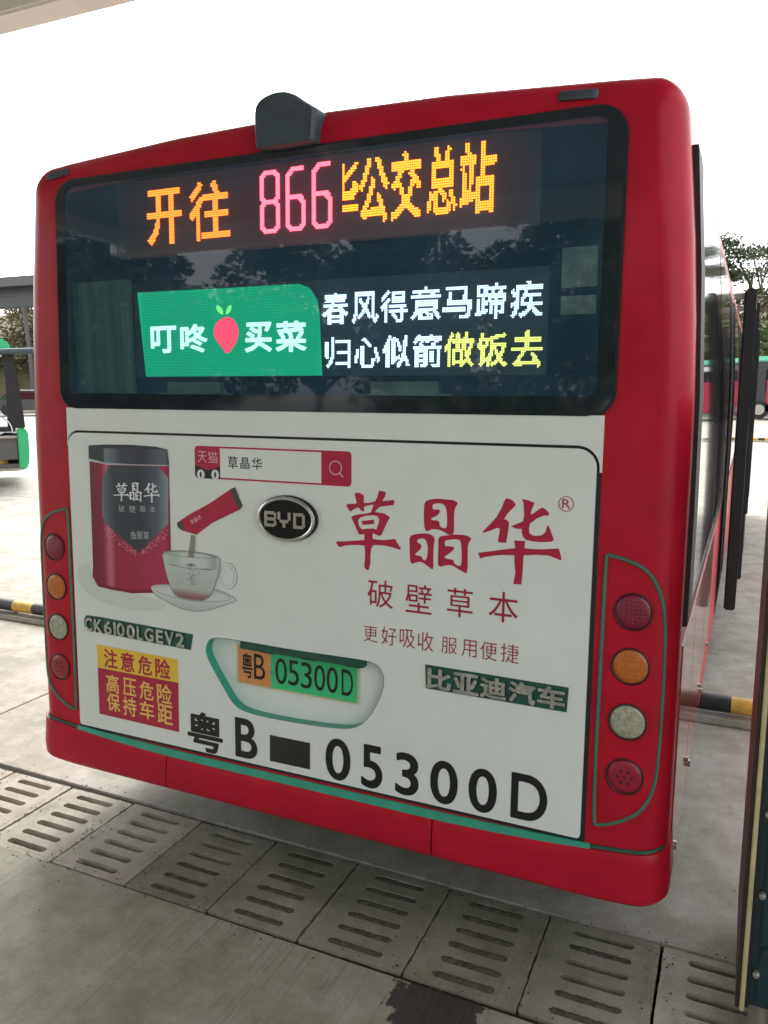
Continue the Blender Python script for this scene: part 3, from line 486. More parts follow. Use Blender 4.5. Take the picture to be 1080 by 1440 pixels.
def glyph(ch, off=0.0):
    """glyph thickened (off > 0) or thinned; flat polygons in a unit box"""
    key = (ch, off)
    if key in _g: return _g[key]
    x0, x1, y0, y1 = bounds(ch, off); m_ = .012
    st = max(x1 - x0, y1 - y0) / 60.0; nx = int((x1 - x0 + 2 * m_) / st) + 1; ny = int((y1 - y0 + 2 * m_) / st) + 1
    gx = x0 - m_ + st * np.arange(nx + 1); gy = y0 - m_ + st * np.arange(ny + 1)
    XX, YY = np.meshgrid(gx, gy); S_ = (sdf(ch, np.stack([XX.ravel(), YY.ravel()], 1)) + off).reshape(ny + 1, nx + 1)
    S_[np.abs(S_) < 1e-6] = 1e-6
    V = []; F = []
    def put(pts):
        k = len(V); V.extend(pts); F.append(tuple(range(k, k + len(pts))))
    for j in range(ny):
        run = None
        for i in range(nx + 1):
            full = i < nx and S_[j, i] > 0 and S_[j, i + 1] > 0 and S_[j + 1, i] > 0 and S_[j + 1, i + 1] > 0
            if full:
                if run is None: run = i
                continue
            if run is not None: put([(gx[run], gy[j]), (gx[i], gy[j]), (gx[i], gy[j + 1]), (gx[run], gy[j + 1])]); run = None
            if i == nx: break
            c = [(i, j), (i + 1, j), (i + 1, j + 1), (i, j + 1)]; q = []
            for a_ in range(4):
                (i0, j0), (i1, j1) = c[a_], c[(a_ + 1) % 4]; s0, s1 = S_[j0, i0], S_[j1, i1]
                if s0 > 0: q.append((gx[i0], gy[j0]))
                if (s0 > 0) != (s1 > 0):
                    t = s0 / (s0 - s1); q.append((gx[i0] + t * (gx[i1] - gx[i0]), gy[j0] + t * (gy[j1] - gy[j0])))
            if len(q) > 2: put(q)
    V = [((p[0] - x0) / (x1 - x0), (p[1] - y0) / (y1 - y0)) for p in V]
    _g[key] = (V, F); return _g[key]
def lettering(name, boxes, m, parent, n, off=0.0, pf=RP):
    """one object per character"""
    o = None
    for ch, x0, x1, z0, z1 in boxes:
        v, f = glyph(ch, off); o = obj(name, [pf(x0 + p[0] * (x1 - x0), z0 + p[1] * (z1 - z0), n) for p in v], f, m, parent)
    return o
def led_dots(name, cells, m, parent, n, size, th=0.0016):
    """cells: centres of lit diodes on the board; every diode a little raised block"""
    b = MB(); h = size / 2
    for x, z in cells:
        v = [RP(x - h, z - h, n), RP(x + h, z - h, n), RP(x + h, z + h, n), RP(x - h, z + h, n),
             RP(x - h, z - h, n - th), RP(x + h, z - h, n - th), RP(x + h, z + h, n - th), RP(x - h, z + h, n - th)]
        b.add(v, [(0, 1, 2, 3), (0, 4, 5, 1), (1, 5, 6, 2), (2, 6, 7, 3), (3, 7, 4, 0)])
    o = b.build(name, m, parent); o['kind'] = 'stuff'; return o
def raster(boxes, pitch, off):
    cells = set()
    for ch, x0, x1, z0, z1 in boxes:
        a0, a1, b0, b1 = bounds(ch, off)
        cx = np.arange(math.ceil(x0 / pitch - .001), math.floor(x1 / pitch + .001) + 1) * pitch; cz = np.arange(math.ceil(z0 / pitch - .001), math.floor(z1 / pitch + .001) + 1) * pitch
        XX, ZZ = np.meshgrid(cx, cz); G = np.stack([a0 + (XX.ravel() - x0) / (x1 - x0) * (a1 - a0), b0 + (ZZ.ravel() - z0) / (z1 - z0) * (b1 - b0)], 1)
        on = sdf(ch, G) + off > 0
        for x, z in zip(XX.ravel()[on], ZZ.ravel()[on]): cells.add((round(float(x), 5), round(float(z), 5)))
    return sorted(cells)

bus = empty('city_bus', (0, 0, 0))
tag(bus, 'red city bus seen from behind, lit route sign 866 above a large white herbal advertisement', 'bus')
build_shell('body', 'red', bus)
# hollow behind the rear window
MB().add([(-1.09, .056, 1.2), (1.09, .056, 1.2), (1.09, 2.2, 1.2), (-1.09, 2.2, 1.2), (-1.09, .092, 2.60), (1.09, .092, 2.60), (1.09, 2.2, 2.60), (-1.09, 2.2, 2.60)],
         [(0, 1, 2, 3), (4, 7, 6, 5), (1, 5, 6, 2), (2, 6, 7, 3), (3, 7, 4, 0)]).build('cabin_lining', 'dark', bus)
# window: black border ring and the pane inside it
def win_outline(dx0, dx1, dz0, dz1, r=0.075):
    P = rrect(-1.037 + dx0, 1.036 - dx1, 1.744 + dz0, 2.603 - dz1, r)
    return [(x - (0.0 if x > 0 else -0.03 * max(0, (z - 2.0)) ) , z + crown(x, z) * 0.8) for x, z in P]
wo = win_outline(0, 0, 0, 0); wi = win_outline(.045, .045, .055, .022, .03)
sheet('window_border', wo, 'frit', bus, 0.002, 0.012, [wi])
pane = sheet('rear_window', wi, 'glass', bus, 0.0, 0.003)
sheet('window_seal', win_outline(-.008, -.008, -.008, -.008, .08), 'black', bus, -0.004, 0.006, [win_outline(.004, .004, .004, .004)])
# white panel under the window
rp = [(-1.0155, 1.60), (-1.0140, 1.7465), (1.0145, 1.7465), (1.0145, 1.585), (1.0085, 1.585)]
rp += [(.9442 + .0640 * cos(a), 1.5964 + .0640 * sin(a)) for a in [pi / 2 * k / 8 for k in range(9)]]
rp += [(-.9622 + .0575 * cos(a), 1.6014 + .0590 * sin(a)) for a in [pi / 2 + pi / 2 * k / 8 for k in range(8)]] 
sheet('rear_panel', rp, 'white', bus, -0.0005, 0.008)
sheet('hatch_seal', [(-1.019, .455), (1.013, .455), (1.013, 1.668), (-1.019, 1.668)], 'black', bus, -.009, .02, [[(-.95, .52), (.94, .52), (.94, 1.60), (-.95, 1.60)]])
# engine hatch with the plate pocket cut out of it
hp = []
for cx, cy, r, a0 in ((0.9992 - .055, 1.6514 - .055, .055, 0), (-1.0122 + .05, 1.6514 - .05, .05, pi / 2), (-1.0122 + .012, .4701 + .012, .012, pi), (.9992 - .012, .4701 + .012, .012, 1.5 * pi)):
    for k in range(8): a = a0 + pi / 2 * k / 7; hp.append((cx + r * cos(a), cy + r * sin(a)))
pocket = chaikin(D['pocket'], 2)
hatch = sheet('engine_hatch', hp, 'hatchwhite', bus, 0.0, 0.040, [pocket])
# grooves / proud edges of the hatch rim
def band(name, lp, w, m, parent, n1, th):
    cx = sum(p[0] for p in lp) / len(lp); cy = sum(p[1] for p in lp) / len(lp)
    inn = []
    for i in range(len(lp)):
        a = lp[i - 1]; b = lp[(i + 1) % len(lp)]; dx, dy = b[0] - a[0], b[1] - a[1]; L_ = math.hypot(dx, dy) or 1
        inn.append((lp[i][0] - dy / L_ * w, lp[i][1] + dx / L_ * w))
    return sheet(name, lp, m, parent, n1, th, [inn])
# pocket: wall, back plate, lamp rail
L_ = len(pocket); cw = [p for p in pocket]
b = MB()
sg = 1 if area(cw) > 0 else -1
for i in range(L_):
    a = cw[i - 1]; c_ = cw[(i + 1) % L_]; dx, dy = c_[0] - a[0], c_[1] - a[1]; q = math.hypot(dx, dy) or 1
    ins = (cw[i][0] - sg * dy / q * .0012, cw[i][1] + sg * dx / q * .0012)
    b.v += [RP(*ins, .0006), RP(*ins, -.039)]
for i in range(L_): j = (i + 1) % L_; b.f.append((2 * i, 2 * j, 2 * j + 1, 2 * i + 1))
wall = b.build('pocket_rim', 'teal', hatch)
MB().add([RP(-.40, .63, -.038), RP(.36, .63, -.038), RP(.36, .95, -.038), RP(-.40, .95, -.038)], [(0, 1, 2, 3)]).build('pocket_back', 'hatchwhite', hatch)
sheet('plate_lamp_rail', rrect(-.235, .262, .892, .918, .004, 2), 'tealdull', hatch, -.012, .024)
for k in range(3):
    x = -.15 + .17 * k; sheet('plate_lamp', rrect(x, x + .06, .8905, .8935, .001, 1), 'black', hatch, -.0105, .003)
# licence plate
pl_ = sheet('license_plate', rrect(-.2600, .2300, .7545, .8985, .008, 4), 'plateg', bus, -.033, .002)
sheet('plate_amber_field', [(-.2575, .757), (-.119, .757), (-.119, .896), (-.2575, .896)], 'platey', pl_, -.0326, .0005)
sheet('plate_frame', rrect(-.2625, .2325, .752, .901, .009, 4), 'brass', pl_, -.0322, .003, [rrect(-.2575, .2275, .757, .896, .006, 4)])
lettering('plate_characters', [c for c in D['platet'] if c[0] in '粤'], 'ink', pl_, -.0318, 0.012)
lettering('plate_characters', [c for c in D['platet'] if c[0] not in '粤'], 'ink', pl_, -.0318, 0.0)
for x, s_ in ((-.118, .812),):
    MB().tube([RP(x, s_, -.033), RP(x, s_, -.028)], .006, 10).build('plate_bolt', 'steel', pl_)
# big plate number painted low on the hatch
P1 = .0012
lettering('painted_number', [c for c in D['big'] if c[0] == '粤'], 'ink', hatch, P1, 0.022)
lettering('painted_number', [c for c in D['big'] if c[0] != '粤'], 'ink', hatch, P1, 0.018)
sheet('black_patch', D['blackrect'], 'blackgloss', hatch, .0018, .0016)
sheet('vinyl_joint', [(-.0215, .4725), (-.0200, .4725), (-.0200, .4960), (-.0215, .4960)], 'printgrey', hatch, .0010, .0006)
# brand characters in brush script
sheet('brush_character', D['cao_o'], 'crimson', hatch, P1, .001, [D['cao_h']])
sheet('brush_character', D['cao_i'], 'crimson', hatch, P1, .001)
for k in ('jing1', 'jing2', 'jing3'): sheet('brush_character', chaikin(D[k], 1), 'crimson', hatch, P1, .001, [chaikin(D[k + 'h'], 1)])
for k in ('hua1', 'hua2', 'hua3'): sheet('brush_character', D[k], 'crimson', hatch, P1 , .001)
lettering('registered_mark', D['reg'], 'crimson', hatch, P1)
q = D['regc'][0]; cx, cy, rx, ry = (q[1] + q[2]) / 2, (q[3] + q[4]) / 2, (q[2] - q[1]) / 2, (q[4] - q[3]) / 2
sheet('registered_ring', ellipse(cx, cy, rx, ry), 'crimson', hatch, P1, .0006, [ellipse(cx, cy, rx - .0022, ry - .0022)])
lettering('advert_line', D['sub'], 'crimsonfine', hatch, P1, 0.0)
lettering('advert_line', D['sub2'], 'crimsonfine', hatch, P1, -0.006)
# search bar
sheet('search_bar', rrect(-.4075, .219, 1.5035, 1.6185, .014), 'crimson', hatch, .0010, .0008)
sheet('search_field', [(-.298, 1.5095), (.1072, 1.5095), (.1072, 1.6125), (-.298, 1.6125)], 'hatchwhite', hatch, .0016, .0004)
lettering('search_text', D['bart'], 'ink', hatch, .0022, 0.006)
lettering('shop_text', D['tm'], 'pink', hatch, .0018, -0.004)
sheet('emblem_face', [(-.4075, 1.549), (-.385, 1.5435), (-.3627, 1.5355), (-.3259, 1.536), (-.3091, 1.546), (-.298, 1.551), (-.298, 1.5032), (-.396, 1.5032), (-.4075, 1.512)], 'ink', hatch, .0016, .0004)
for ex, ez in D['cateyes'][:2]:
    sheet('emblem_eye', [(x, max(1.5036, z)) for x, z in ellipse(ex, ez, .0165, .018, 24)], 'printwhite', hatch, .0022, .0004)
    sheet('emblem_pupil', [(x, max(1.504, z)) for x, z in ellipse(ex, ez, .004, .011, 14)], 'ink', hatch, .0027, .0003)
mx, mz = D['cateyes'][2]
sheet('magnifier_ring', ellipse(mx, mz, .0235, .0235), 'pink', hatch, .0018, .0006, [ellipse(mx, mz, .0205, .0205)])
sheet('magnifier_handle', [(.1755, 1.5455), (.1785, 1.548), (.190, 1.535), (.187, 1.5325)], 'pink', hatch, .0019, .0006)
# printed tin
g = gradient('tin_print', 0, [(0, (0.16, 0.006, 0.03)), (0.16, (0.24, 0.008, 0.04)), (0.24, (0.55, 0.14, 0.20)), (0.31, (0.30, 0.01, 0.05)), (0.6, (0.36, 0.012, 0.06)), (0.93, (0.44, 0.03, 0.10)), (1, (0.20, 0.008, 0.04))], -.912, -.524)
sheet('printed_shadow', chaikin([(-1.0, 1.115), (-.93, 1.15), (-.90, 1.06), (-.72, 1.05), (-.56, 1.03), (-.55, 1.0), (-.72, .975), (-.9, .995), (-.985, 1.05)], 2), mat('print_soft_grey', (0.615, 0.67, 0.625), 0.4), hatch, .0007, .0006)
tinb = sheet('printed_tin', D['tin'], g, hatch, .0012, .001)
g = gradient('tin_label_print', 0, [(0, (0.20, 0.26, 0.29)), (0.07, (0.10, 0.14, 0.17)), (0.22, (0.03, 0.045, 0.06)), (0.6, (0.028, 0.035, 0.05)), (0.84, (0.07, 0.10, 0.13)), (1, (0.24, 0.30, 0.33))], -.86, -.53)
sheet('printed_label', D['tinlabel'], g, hatch, .0017, .0004)
g = gradient('tin_lid_print', 0, [(0, (0.02, 0.035, 0.04)), (0.2, (0.03, 0.045, 0.05)), (0.22, (0.18, 0.22, 0.25)), (0.42, (0.04, 0.05, 0.07)), (0.7, (0.03, 0.035, 0.055)), (0.95, (0.12, 0.14, 0.18)), (1, (0.02, 0.03, 0.03))], -.912, -.522)
sheet('printed_lid', D['lid'], g, hatch, .0021, .0004)
sheet('printed_lid_rim', D['lidrim'], 'printgrey', hatch, .0026, .0004)
sheet('printed_lid_top', [(-.904, 1.6035), (-.82, 1.6095), (-.6869, 1.6115), (-.58, 1.608), (-.531, 1.6002), (-.60, 1.6005), (-.70, 1.5985), (-.83, 1.5955)], mat('print_lid_top', (0.02, 0.03, 0.028), .4), hatch, .0026, .0004)
sheet('printed_tin_foot', [(-.9134, 1.0925), (-.8856, 1.0549), (-.8217, 1.0492), (-.7172, 1.046), (-.6024, 1.0606), (-.5309, 1.0904), (-.5309, 1.102), (-.602, 1.0735), (-.717, 1.0595), (-.8217, 1.063), (-.884, 1.069), (-.911, 1.104)], mat('print_dark_crimson', (0.22, 0.006, 0.03), .4), hatch, .0017, .0004)
def brush(box, keys, n, m):
    P_ = [q for k, hk in keys for q in D[k]]; x0 = min(p[0] for p in P_); x1 = max(p[0] for p in P_); z0 = min(p[1] for p in P_); z1 = max(p[1] for p in P_)
    f_ = lambda L__: [(box[1] + (p[0] - x0) / (x1 - x0) * (box[2] - box[1]), box[3] + (p[1] - z0) / (z1 - z0) * (box[4] - box[3])) for p in L__]
    for k, hk in keys: sheet('tin_text', f_(D[k]), m, hatch, n, .0003, [f_(D[hk])] if hk else [])
brush(D['tint'][0], [('cao_o', 'cao_h'), ('cao_i', None)], .0023, 'printwhite')
brush(D['tint'][1], [('jing1', 'jing1h'), ('jing2', 'jing2h'), ('jing3', 'jing3h')], .0023, 'printwhite')
brush(D['tint'][2], [('hua1', None), ('hua2', None), ('hua3', None)], .0023, 'printwhite')
lettering('tin_text', D['tint2'], 'printgrey', hatch, .0023, 0.0)
rnd = random.Random(3); b = MB()
for k in range(170):
    t = rnd.random(); side = rnd.random() < .5
    if side: x, z = -.835 + t * .15, 1.305 - t * .095
    else: x, z = -.534 - t * .13, 1.325 - t * .11
    x += rnd.gauss(0, .006) + (.0 if side else 0); z += rnd.uniform(-.045, -.003) * (1 - t * .5); h = rnd.uniform(.0007, .0018)
    if -.90 < x < -.535: b.add([RP(x - h, z - h, .0022), RP(x + h, z - h, .0022), RP(x + h, z + h, .0022), RP(x - h, z + h, .0022)], [(0, 1, 2, 3)])
o = b.build('printed_speckle', 'pink', hatch); o['kind'] = 'stuff'
# sachet, powder, cup, saucer
sheet('printed_sachet', D['sachet'], 'crimson', hatch, .0024, .0014)
for k in ('sach_a', 'sach_b'): sheet('printed_sachet_end', D[k], mat('print_dark_green', (0.05, 0.065, 0.05), .4), hatch, .0029, .0004)
pw = mat('print_powder', (0.16, 0.13, 0.09), 0.6, col2=(0.42, 0.40, 0.33), vscale=160)
sheet('printed_powder', D['powder'], pw, hatch, .0040, .0004)
rnd = random.Random(5); b = MB()
for ch, u in (('草', -.018), ('晶', 0), ('华', .018)):
    v, f = glyph(ch, 0.01); ca, sa = cos(.5), sin(.5)
    b.add([RP(-.408 + (u + (p[0] - .5) * .015) * ca - (p[1] - .5) * .017 * sa, 1.352 + (u + (p[0] - .5) * .015) * sa + (p[1] - .5) * .017 * ca, .0031) for p in v], f)
b.build('sachet_text', 'pink', hatch)
gs = gradient('saucer_print', 2, [(0, (0.42, 0.50, 0.46)), (0.6, (0.62, 0.67, 0.64)), (1, (0.55, 0.58, 0.56))], 1.01, 1.11)
gc = gradient('cup_print', 0, [(0, (0.50, 0.56, 0.53)), (0.2, (0.40, 0.49, 0.44)), (0.35, (0.58, 0.64, 0.61)), (0.75, (0.58, 0.62, 0.59)), (0.92, (0.36, 0.40, 0.37)), (1, (0.55, 0.58, 0.56))], -.56, -.31)
dk = mat('print_glass_line', (0.12, 0.16, 0.14), .4)
def ringline(name, P, w, n, m=dk):
    P = chaikin(P, 2)
    if area(P) < 0: P = P[::-1]
    return band(name, P, w, m, hatch, n, .0003)
sheet('printed_saucer', chaikin(D['saucer'], 2), gs, hatch, .0027, .0006); ringline('printed_saucer_line', D['saucer'], .0016, .0030)
ringline('printed_saucer_line', D['saucer2'], .0012, .0031)
sheet('printed_cup', chaikin(D['cup'], 1), gc, hatch, .0034, .0004)
gl = gradient('liquid_print', 2, [(0, (0.20, 0.07, 0.08)), (0.16, (0.33, 0.20, 0.19)), (0.32, (0.46, 0.50, 0.46)), (1, (0.52, 0.60, 0.56))], 1.052, 1.18)
sheet('printed_liquid', chaikin(D['liquid'], 1), gl, hatch, .0037, .0003)
ringline('printed_cup_line', D['cup'], .0018, .0040)
ringline('printed_cup_line', D['cupin'], .0014, .0041)
ringline('printed_water_line', [(-.5558, 1.178), (-.49, 1.170), (-.40, 1.168), (-.307, 1.178), (-.40, 1.1735), (-.49, 1.1755)], .0012, .0041)
sheet('printed_handle', ellipse(-.273, 1.158, .041, .049, 36), 'printgrey', hatch, .0012, .0004, [ellipse(-.275, 1.158, .0385, .0465, 36)])
sheet('printed_handle', ellipse(-.277, 1.158, .030, .037, 36), 'printgrey', hatch, .0012, .0004, [ellipse(-.277, 1.158, .0285, .0355, 36)])
sheet('printed_powder', D['powder2'], pw, hatch, .0045, .0003)
b = MB()
for k in range(110):
    t = rnd.random(); x = -.425 + rnd.gauss(0, .022 * (1 - .6 * t)); z = 1.172 - t * .062; h = rnd.uniform(.0005, .0015)
    b.add([RP(x - h, z - h, .0045), RP(x + h, z - h, .0045), RP(x + h, z + h, .0045), RP(x - h, z + h, .0045)], [(0, 1, 2, 3)])
o = b.build('printed_grains', dk, hatch); o['kind'] = 'stuff'
# warning sticker
sheet('warning_sticker', [(-.9063, .532), (-.5103, .5286), (-.508, .7240), (-.9050, .7240)], 'warnr', hatch, .0011, .0010)
sheet('warning_sticker', [(-.9050, .7240), (-.508, .7240), (-.507, .8145), (-.9061, .8195)], 'warny', hatch, .0011, .0010)
lettering('warning_text', D['w1'], 'warnr', hatch, .0016, 0.022)
lettering('warning_text', D['w2'], 'warnt', hatch, .0016, 0.014)
# oval emblem
em = sheet('maker_emblem', ellipse(-.0205, 1.3835, .1175, .079, 56), 'emblemblack', bus, .012, .011)
b = MB(); b.tube([RP(x, z, .013) for x, z in ellipse(-.024, 1.382, .107, .071, 56)], .0065, 8, True, (0, -1, 0)); b.build('emblem_ring', 'chrome', em, smooth=True)
def blocks(name, rects, m, parent, n, th):
    b = MB()
    for x0, x1, z0, z1 in rects:
        v = [RP(x0, z0, n), RP(x1, z0, n), RP(x1, z1, n), RP(x0, z1, n), RP(x0, z0, n - th), RP(x1, z0, n - th), RP(x1, z1, n - th), RP(x0, z1, n - th)]
        b.add(v, [(0, 1, 2, 3), (0, 4, 5, 1), (1, 5, 6, 2), (2, 6, 7, 3), (3, 7, 4, 0)])
    return b.build(name, m, parent)
B0, B1 = 1.3525, 1.4055; w = .0105; mid = (B0 + B1) / 2
blocks('emblem_letter', [(-.1075, -.1075 + w, B0, B1), (-.1075 + w, -.068, B1 - w, B1), (-.1075 + w, -.063, mid - w / 2, mid + w / 2), (-.1075 + w, -.068, B0, B0 + w), (-.068, -.060, mid + w / 2, B1 - .004), (-.068, -.060, B0 + .004, mid - w / 2)], 'steel', em, .0165, .004)
blocks('emblem_letter', [(-.0545, -.044, mid, B1), (-.014, -.0035, mid, B1), (-.0455, -.0125, mid - w, mid), (-.0345, -.0235, B0, mid - w)], 'steel', em, .0165, .004)
blocks('emblem_letter', [(.0075, .018, B0, B1), (.018, .045, B1 - w, B1), (.018, .045, B0, B0 + w), (.042, .0525, B0 + .006, B1 - .006)], 'steel', em, .0165, .004)
# two model badges showing through cut-outs in the vinyl
bd = sheet('model_badge', chaikin([(-.968, .905), (-.962, .925), (-.945, .9345), (-.70, .929), (-.4335, .9215), (-.4335, .9215), (-.4455, .8600), (-.4455, .8600), (-.70, .865), (-.95, .8715), (-.965, .88)], 1), 'tealdull', hatch, .0010, .0008)
xs = -.958; L_ = []
for ch, wd in (('C', .044), ('K', .05), ('6', .046), ('1', .015), ('0', .048), ('0', .048), ('L', .036), ('G', .052), ('E', .04), ('V', .05), ('2', .046)):
    L_.append((ch, xs, xs + wd * .86, .869 + (xs + .96) * -.006, .925 - (xs + .96) * .012)); xs += wd * 1.045
o = lettering('badge_letters_and_shadow', L_, 'badgechrome', bd, .0065, 0.030)
lettering('badge_letters_and_shadow', [(c, a + .0015, b_ + .0015, z0 - .0015, z1 - .0015) for c, a, b_, z0, z1 in L_], 'black', bd, .0025, 0.022)  # black offset copies painted in as the letters' cast shadow
bd = sheet('company_badge', [(.4874, .944), (.9478, .9402), (.9446, .8621), (.4913, .8641)], 'tealdull', hatch, .0010, .0008)
L_ = [(ch, .4945 + k * .0902, .4945 + k * .0902 + .085, .868, .937) for k, ch in enumerate('比亚迪汽车')]
lettering('badge_letters_and_shadow', L_, 'badgechrome', bd, .0075, 0.036)
lettering('badge_letters_and_shadow', [(c, a + .002, b_ + .002, z0 - .002, z1 - .002) for c, a, b_, z0, z1 in L_], 'black', bd, .0025, 0.028)  # offset black characters, a drop shadow built into the badge

# ---- bumper in three pieces, teal ledge above
def strip(name, a0, a1, rows, m, parent, na=60, smooth=True, cap=True):
    """rows: list of (s, n) from bottom to top; runs along a"""
    av = [a0 + (a1 - a0) * k / na for k in range(na + 1)]
    V = []; F = []
    for (s, n) in rows:
        for a in av: V.append(wrapP(a, s(a) if callable(s) else s, n))
    W_ = na + 1
    for r in range(len(rows) - 1):
        for k in range(na): F.append((r * W_ + k, r * W_ + k + 1, (r + 1) * W_ + k + 1, (r + 1) * W_ + k))
    if cap:
        F.append(tuple(r * W_ for r in range(len(rows)))); F.append(tuple(r * W_ + na for r in range(len(rows)))[::-1])
    o = obj(name, V, F, m, parent)
    smooth_angle(o, 35); return o
def bot(a): 
    d = abs(a)
    return 0.290 + max(0, d - 1.0) ** 2 * 0.25
def btop(a):
    d = abs(a); return 0.4215 + max(0, d - .45) ** 2 * 0.075
XA = 1.36
prof = [(bot, -.03), (bot, .000), (lambda a: bot(a) + .012, .010), (lambda a: bot(a) + .06, .013), (lambda a: btop(a) - .03, .008), (lambda a: btop(a) - .004, .006), (btop, .003), (btop, -.03)]
for a0, a1 in ((-XA, -.5725), (-.5675, .5205), (.5255, XA)): strip('bumper', a0, a1, prof, 'red', bus, 50)
strip('bumper_gap', -XA, XA, [(lambda a: bot(a) + .004, -.004), (lambda a: btop(a), -.004)], 'black', bus, 60, cap=False)
ledge_top = lambda a: 0.4655 - .019 * max(0, 1 - (abs(a) / 1.02) ** 4) * 1.0 + (0.004 if abs(a) > 1.05 else 0)
strip('bumper_ledge', -1.03, 1.03, [(btop, -.02), (btop, .002), (lambda a: 0.4475 + .012 * (abs(a) / 1.02) ** 3, -.004), (lambda a: 0.4475 + .012 * (abs(a) / 1.02) ** 3, -.02)], 'teal', bus, 60)
strip('bumper_ledge', -1.36, -1.03, [(lambda a: btop(a) + .001, -.02), (lambda a: btop(a) + .001, -.002), (lambda a: btop(a) + .010, -.004), (lambda a: btop(a) + .010, -.02)], 'tealdull', bus, 12)
strip('bumper_ledge', 1.03, 1.36, [(lambda a: btop(a) + .001, -.02), (lambda a: btop(a) + .001, -.002), (lambda a: btop(a) + .010, -.004), (lambda a: btop(a) + .010, -.02)], 'tealdull', bus, 12)
# ---- lamp clusters on the corner pillars
tube = [(x, z) for x, z in D['tube']]
for sg in (1, -1):
    P = chaikin(tube, 2)
    b = MB(); b.tube([wrapP(a_of_x(sg * (x - .004), z), z, -.008) for x, z in P], .0055, 6, True, (0.3 * sg, -1, 0)); b.build('cluster_outline', 'outlineteal', bus, smooth=True)
    for z, lens, nm in ((1.190, 'lensdark', 'tail_lamp'), (1.028, 'lensamber', 'indicator_lamp'), (.860, 'lensclear', 'reversing_lamp'), (.692, 'lensred', 'brake_lamp')):
        ac = a_of_x(sg * 1.120, z)
        def lamp_pt(r, t, n): return wrapP(ac + r * cos(t), z + r * sin(t), n)
        V = []; F = []; NS = 28
        for r, n in ((.056, -.010), (.056, -.0065), (.053, -.005), (.050, -.008)):
            V += [lamp_pt(r, 2 * pi * k / NS, n) for k in range(NS)]
        for q in range(3):
            for k in range(NS): F.append((q * NS + k, q * NS + (k + 1) % NS, (q + 1) * NS + (k + 1) % NS, (q + 1) * NS + k))
        lo = obj(nm, V, F, 'lensrim', bus); smooth_angle(lo, 50)
        V = []; F = []
        for r, n in ((.050, -.009), (.047, -.0065), (.036, -.0045), (.022, -.0035), (.008, -.003)):
            V += [lamp_pt(r, 2 * pi * k / NS, n) for k in range(NS)]
        for q in range(4):
            for k in range(NS): F.append((q * NS + k, q * NS + (k + 1) % NS, (q + 1) * NS + (k + 1) % NS, (q + 1) * NS + k))
        F.append(tuple(4 * NS + k for k in range(NS)))
        l2 = obj('lens', V, F, lens, lo); smooth_angle(l2, 60)
        # moulded dimples (diodes) in the lens
        b = MB(); spots = []
        if nm == 'brake_lamp': spots = [(0, 0)] + [(.019 * cos(pi / 3 * k), .019 * sin(pi / 3 * k)) for k in range(6)]; r0 = .0065; dm = 'lensrim'
        elif nm == 'tail_lamp': spots = [(u * .013, v * .011) for u in range(-3, 4) for v in range(-3, 4) if u * u + v * v < 10]; r0 = .003; dm = 'lensdark'
        else: spots = [(u * .011, v * .011) for u in range(-4, 5) for v in range(-4, 5) if u * u + v * v < 14]; r0 = .0033; dm = lens
        for u, v_ in spots:
            base = -.0032 - (math.hypot(u, v_) / .05) ** 2 * .0028
            ring = [wrapP(ac + u + r0 * cos(2 * pi * k / 6), z + v_ + r0 * sin(2 * pi * k / 6), base) for k in range(6)]
            b.add(ring + [wrapP(ac + u, z + v_, base + .0014)], [(k, (k + 1) % 6, 6) for k in range(6)])
        b.build('diodes', dm, lo)['kind'] = 'stuff'
# ---- roof pod with camera, corner marker lamps
V = []; F = []
front = [(-.137, 2.600), (-.141, 2.70), (-.133, 2.735), (-.105, 2.757), (-.055, 2.770), (-.005, 2.768), (.035, 2.752), (.070, 2.722), (.105, 2.700), (.125, 2.690), (.120, 2.640), (.118, 2.60), (.114, 2.572), (.108, 2.566), (-.02, 2.562), (-.125, 2.566), (-.134, 2.572)]
front = [(-.012 + (x + .012) * .84, 2.655 + (z - 2.66) * .80) for x, z in front]
front = chaikin(front, 2)
cxp = -.01; czp = 2.655
lay = [(.034, .86), (.036, .94), (.030, .99), (.015, 1.02), (-.06, 1.03), (-.16, .96), (-.24, .80), (-.27, .6)]
for n, k in lay: V += [RP(cxp + (x - cxp) * k, czp + (z - czp) * k, n) for x, z in front]
NF = len(front)
for q in range(len(lay) - 1):
    for k in range(NF): F.append((q * NF + k, q * NF + (k + 1) % NF, (q + 1) * NF + (k + 1) % NF, (q + 1) * NF + k))
F.append(tuple(range(NF))[::-1]); F.append(tuple((len(lay) - 1) * NF + k for k in range(NF)))
pod = obj('camera_housing', V, F, 'podgrey', bus); smooth_angle(pod, 50)
for x0 in (-1.03, .90):
    V = []; 
    for k, (dn, sc) in enumerate(((0, 1), (.006, .92), (.009, .7))):
        for x, z in rrect(-.055 * sc, .055 * sc, -.016 * sc, .016 * sc, .01 * sc, 3):
            zz = 2.652 + z + crown(x0 + x, 2.66) - (0); y = RT * (1 - cos(math.asin(min(1, max(0, (zz - crown(x0 + x, 2.66) - S0) / RT))))) 
            V.append((x0 + x, y + .010 + zz * sin(LEAN) - dn, zz * cos(LEAN)))
    n = len(V) // 3; F = [(q * n + k, q * n + (k + 1) % n, (q + 1) * n + (k + 1) % n, (q + 1) * n + k) for q in range(2) for k in range(n)] + [tuple(2 * n + k for k in range(n))]
    o = obj('marker_lamp', V, F, 'podgrey', bus); smooth_angle(o)
